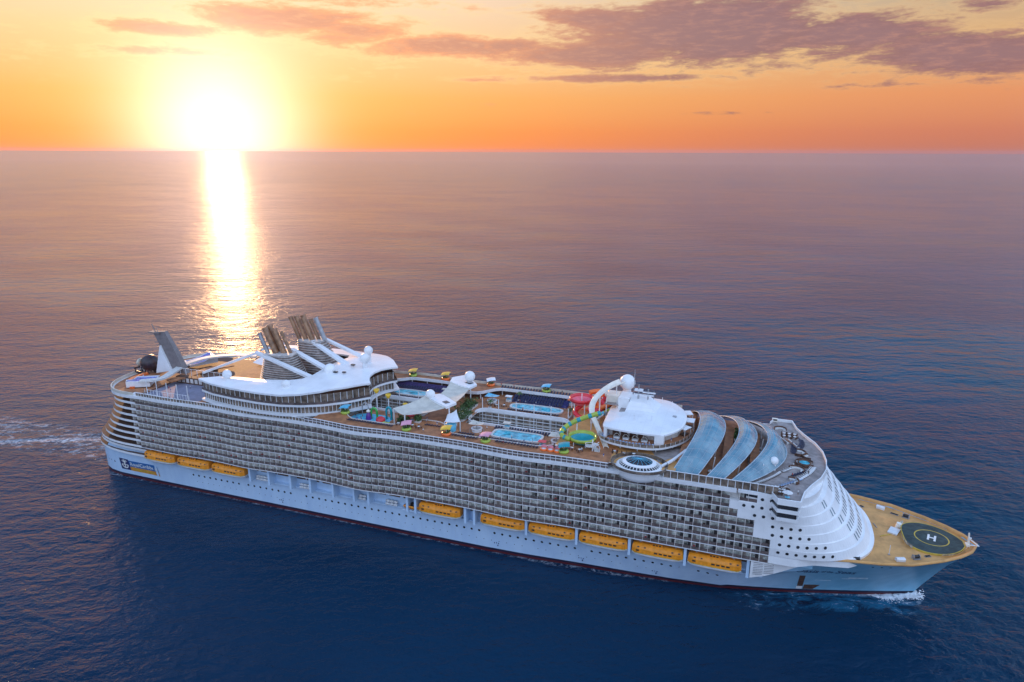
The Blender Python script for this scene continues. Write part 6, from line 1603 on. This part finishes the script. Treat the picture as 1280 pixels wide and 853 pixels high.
for x, y, z, h, lab in ((285.6, -10.0, D15, 3.4, 'potted palm near the bar in the first gap between glass shells'), (287.2, 4.5, D15, 3.8, 'tall potted palm among plants behind the second glass shell'), (197.6, 21.5, D15, 3.6, 'potted palm at the aft end of the blue terrace'),
                        (189.5, 4.5 + 4.5, D15, 3.4, 'potted palm by the court lip aft of the far pool'), (222.6, 10.5, D15, 3.5, 'potted palm between the far pool and the red slide'), (166.5, -9.5, D15, 3.6, 'potted palm under the aft sail of the shade canopy'),
                        (226.2, -10.4, D15, 3.2, 'potted palm between the court and the forward bar'), (139.0, 17.0, D15, 3.4, 'potted palm at the aft end of the oval pool')): palm((x, y, z), h, lab)
def kiosk(loc, m, lab, rz=0.0):
    t = empty('towel_kiosk', loc, rz); mb = MB(); mb.box(-1.1, 1.1, -.7, .7, 0, 1.1, 0); mb.box(-1.1, 1.1, .5, .7, 1.1, 2.4, 0); mb.build('counter', 'warm_white', t)
    mb = MB(); mb.prism([(-1.4, -1.0), (1.4, -1.0), (1.4, 1.0), (-1.4, 1.0)], 2.4, 2.55, 0); mb.build('roof', m, t)
    mb = MB()
    for k in range(5): mb.box(-1.0 + .42 * k, -.66 + .42 * k, -.4, .3, 1.1, 1.3 + .08 * (k % 3), 0)
    mb.build('towel_stack', 'sky_plastic', t); tag(t, lab, 'kiosk')
kiosk((203.2, -9.2 + 1.0, D15), 'canvas', 'small towel kiosk between the starboard pool and the court lip'); kiosk((220.8, -20.0, D15), 'red_plastic', 'red roofed towel kiosk forward of the starboard pool'); kiosk((194.0, 19.5, D15), 'roof_white', 'white roofed towel kiosk beside the far pool'); kiosk((219.8, 24.2, D15), 'orange_plastic', 'orange roofed kiosk at the forward end of the blue terrace'); kiosk((160.2, -24.2, D15), 'lime_plastic', 'lime roofed kiosk between splash park and shade canopy'); kiosk((165.2, 18.5, D15), 'canvas', 'pale roofed kiosk forward of the oval pool')

# ---- people ---------------------------------------------------------------------
def person_mesh(sitting=False):
    me = bpy.data.meshes.new('person_rig')
    V = [(0, 0, .92), (0, 0, 1.12), (0, 0, 1.36), (0, 0, 1.50), (0, .01, 1.60), (0, .02, 1.70),
         (.10, 0, .86), (.11, .02, .50), (.11, -.03, .10), (.11, .08, .04), (-.10, 0, .86), (-.12, -.02, .50), (-.12, -.07, .10), (-.12, .04, .04),
         (.18, 0, 1.38), (.24, .0, 1.12), (.23, .10, .90), (.23, .13, .80), (-.18, 0, 1.38), (-.24, 0, 1.12), (-.23, .08, .90), (-.23, .11, .80)]
    E_ = [(0, 1), (1, 2), (2, 3), (3, 4), (4, 5), (0, 6), (6, 7), (7, 8), (8, 9), (0, 10), (10, 11), (11, 12), (12, 13), (2, 14), (14, 15), (15, 16), (16, 17), (2, 18), (18, 19), (19, 20), (20, 21)]
    rad = [.15, .13, .15, .06, .095, .085, .09, .065, .045, .04, .09, .065, .045, .04, .06, .045, .035, .035, .06, .045, .035, .035]
    me.from_pydata(V, E_, []); o = bpy.data.objects.new('person_rig', me); col.objects.link(o)
    bm = bmesh.new(); bm.from_mesh(me); lay = bm.verts.layers.skin.verify(); bm.verts.ensure_lookup_table()
    for v, r_ in zip(bm.verts, rad): v[lay].radius = (r_, r_ * .85)
    bm.verts[0][lay].use_root = True; bm.to_mesh(me); bm.free()
    o.modifiers.new('s', 'SKIN'); ss = o.modifiers.new('u', 'SUBSURF'); ss.levels = 1; ss.render_levels = 1
    dg = bpy.context.evaluated_depsgraph_get(); res = bpy.data.meshes.new_from_object(o.evaluated_get(dg)); bpy.data.objects.remove(o); return res
base = person_mesh()
outfits = [('red shirt and dark shorts', 'cloth_red', 'black'), ('white shirt and blue shorts', 'cloth_white', 'cloth_blue'), ('blue shirt and white shorts', 'cloth_blue', 'cloth_white'), ('dark shirt and dark trousers', 'black', 'black'), ('white shirt and dark trousers', 'cloth_white', 'black')]
pm = []
for nm, top, bot in outfits:
    me = base.copy(); me.name = 'person'; me.materials.clear()
    for k in ('skin', top, bot, 'wood_dark'): me.materials.append(M[k])
    for p in me.polygons:
        z = p.center.z; p.use_smooth = True
        p.material_index = 3 if z > 1.66 else 0 if z > 1.47 else (1 if z > .92 and (abs(p.center.x) < .21 or z > 1.15) else 0 if abs(p.center.x) > .19 and z > .7 else 2 if z > .5 else 0)
    pm.append(me)
places = {'near the starboard pool': [(198, -19, D15), (204.5, -18.8, D15), (213.5, -18.7, D15), (219, -10, D15), (196.5, -12, D15)],
          'by the near railing': [(209, -28.3, D16), (214, -27.6, D16), (195, -28.6, D16), (235, -26.5, D16), (178, -28, D16)],
          'at the far rail': [(193, 28.8, D16), (198, 29.2, D16), (211, 28.4, D16), (214.5, 29, D16), (152, 29, D16), (187, 29.3, D16), (171, 28.5, D16)],
          'in the splash park': [(147, -20, D15), (153.4, -17, D15), (158.5, -20.5, D15), (143, -17.5, D15)],
          'near the far pool': [(203, 11.2, D15), (195, 18, D15), (218.8, 18, D15)],
          'on the forward lounge deck': [(303.6, -15.5, 43.95), (304.2, -7.5, 43.95), (302.6, -22.4, 43.95), (308.6, -12, 43.95), (304.8, -27.5, 43.95)],
          'under the shade canopy': [(166, -18, D15), (175, -19.5, D15), (179.8, -20.2, D15)],
          'beside the oval skylight': [(247.5, -21.5, D16), (236.2, -24.5, D16), (244.2, -26.6, D16)],
          'on the stern deck': [(30, -20, 44.03), (26.5, -10.5, 44.03), (52, -20, 43.5)],
          'beside the curved benches': [(170.8, -21.2, D15), (166.8, -21.0, D15), (174.2, -17.2, D15), (161.5, -21.6, D15)],
          'in the far pool terrace': [(199, 19.2, D15), (206, 19.3, D15), (212, 19.2, D15), (216.2, 19.4, D15), (201.6, 19.1, D15)],
          'at the starboard pool edge': [(199.2, -17.9, D15 + .55), (208.5, -18.0, D15 + .55), (216.4, -17.8, D15 + .55), (212.2, -9.8, D15 + .55)],
          'under the green slide': [(229.6, -23.5, D16), (232.4, -24.6, D16), (236.8, -22.0, D16)],
          'on the forward house platform': [(244.4, -17.6, 48.72), (257.8, -17.4, 48.72), (264.5, -11.8, 48.72)],
          'on the sports court': [(49, -18, 43.5), (57, -14, 43.5), (62.5, -21, 43.5), (66, -12.5, 43.5)],
          'in the gap between the glass shells': [(285, -8.5, D15), (294.4, -6, D15)]}
for where, pts in places.items():
    for i, (x, y, z) in enumerate(pts):
        k = i % 5; o = bpy.data.objects.new('person', pm[k]); col.objects.link(o); o.location = (x, y, z); o.rotation_euler = (0, 0, rnd.uniform(0, 6.28))
        tag(o, 'person in %s standing %s' % (outfits[k][0], where), 'person', 'people %s' % where)
        if i >= 5: o['label'] = 'person farther on in %s %s' % (outfits[k][0], where)

# things set out on the pool deck stand on the sports deck where that one covers it
for o in scene.objects:
    if o.parent is None and o.get('category') not in (None, 'water slide', 'slide tower', 'tent', 'shade canopy', 'kiosk') and abs(o.location.z - D15) < .02:
        x, y = o.location.x, abs(o.location.y)
        if (132 < x < 264 and y > inner16(x) - .3) or (226.3 < x < 264): o.location.z = D16
# ---- broken water at the stem --------------------------------------------------
mb = MB()
for sg in (-1, 1):
    rr = []
    for k in range(34):
        f = k / 33; s_ = lerp(346.6, 332, f); hx, hy = (s_, max(0.0, hull_pt(min(s_, 346.3), .6)[1])); hx += 1.4 * (1 - f); w = lerp(1.3, 3.4, f ** .7) * min(1, (1 - f) * 3.2) * rnd.uniform(.75, 1.15) + .05; hgt = 1.7 * (1 - f) ** 1.6 + .02; j = lambda a: rnd.gauss(0, a)
        rr.append([(hx + j(.2), sg * (hy - .2), hgt * .7 + j(.08)), (hx + j(.25), sg * (hy + w * .25 + j(.12)), hgt + j(.22) * (1.1 - f)), (hx + j(.3), sg * (hy + w * .5 + j(.2)), hgt * .75 + j(.25) * (1.1 - f)), (hx + j(.3), sg * (hy + w * .8 + j(.3)), hgt * .3 + j(.12)), (hx + j(.3), sg * (hy + w + j(.5)), -.1)])
    mb.loft(rr, 0, False, False, True)
for k in range(520):
    f = rnd.random() ** 1.3; x = lerp(349.4, 336, f) + rnd.gauss(0, .5); y = -(lerp(.3, 6.2, f) + rnd.gauss(0, .5 + .7 * f)); r = rnd.uniform(.05, .26) * (1.2 - f * .7)
    top = max(0, rnd.gauss(.5, .6)) * (1.3 - f) ** 1.5
    a = [(x + r * 1.5 * math.cos(2 * math.pi * q / 6) * rnd.uniform(.5, 1.3), y + r * math.sin(2 * math.pi * q / 6) * rnd.uniform(.5, 1.3), top - .25 * r) for q in range(6)]
    b = [(lerp(x, p[0], .5), lerp(y, p[1], .5), top + r * rnd.uniform(.1, .5)) for p in a]
    mb.loft([a, b], 0, True, True, True)
tag(mb.build('bow_spray', 'foam'), kind='stuff')
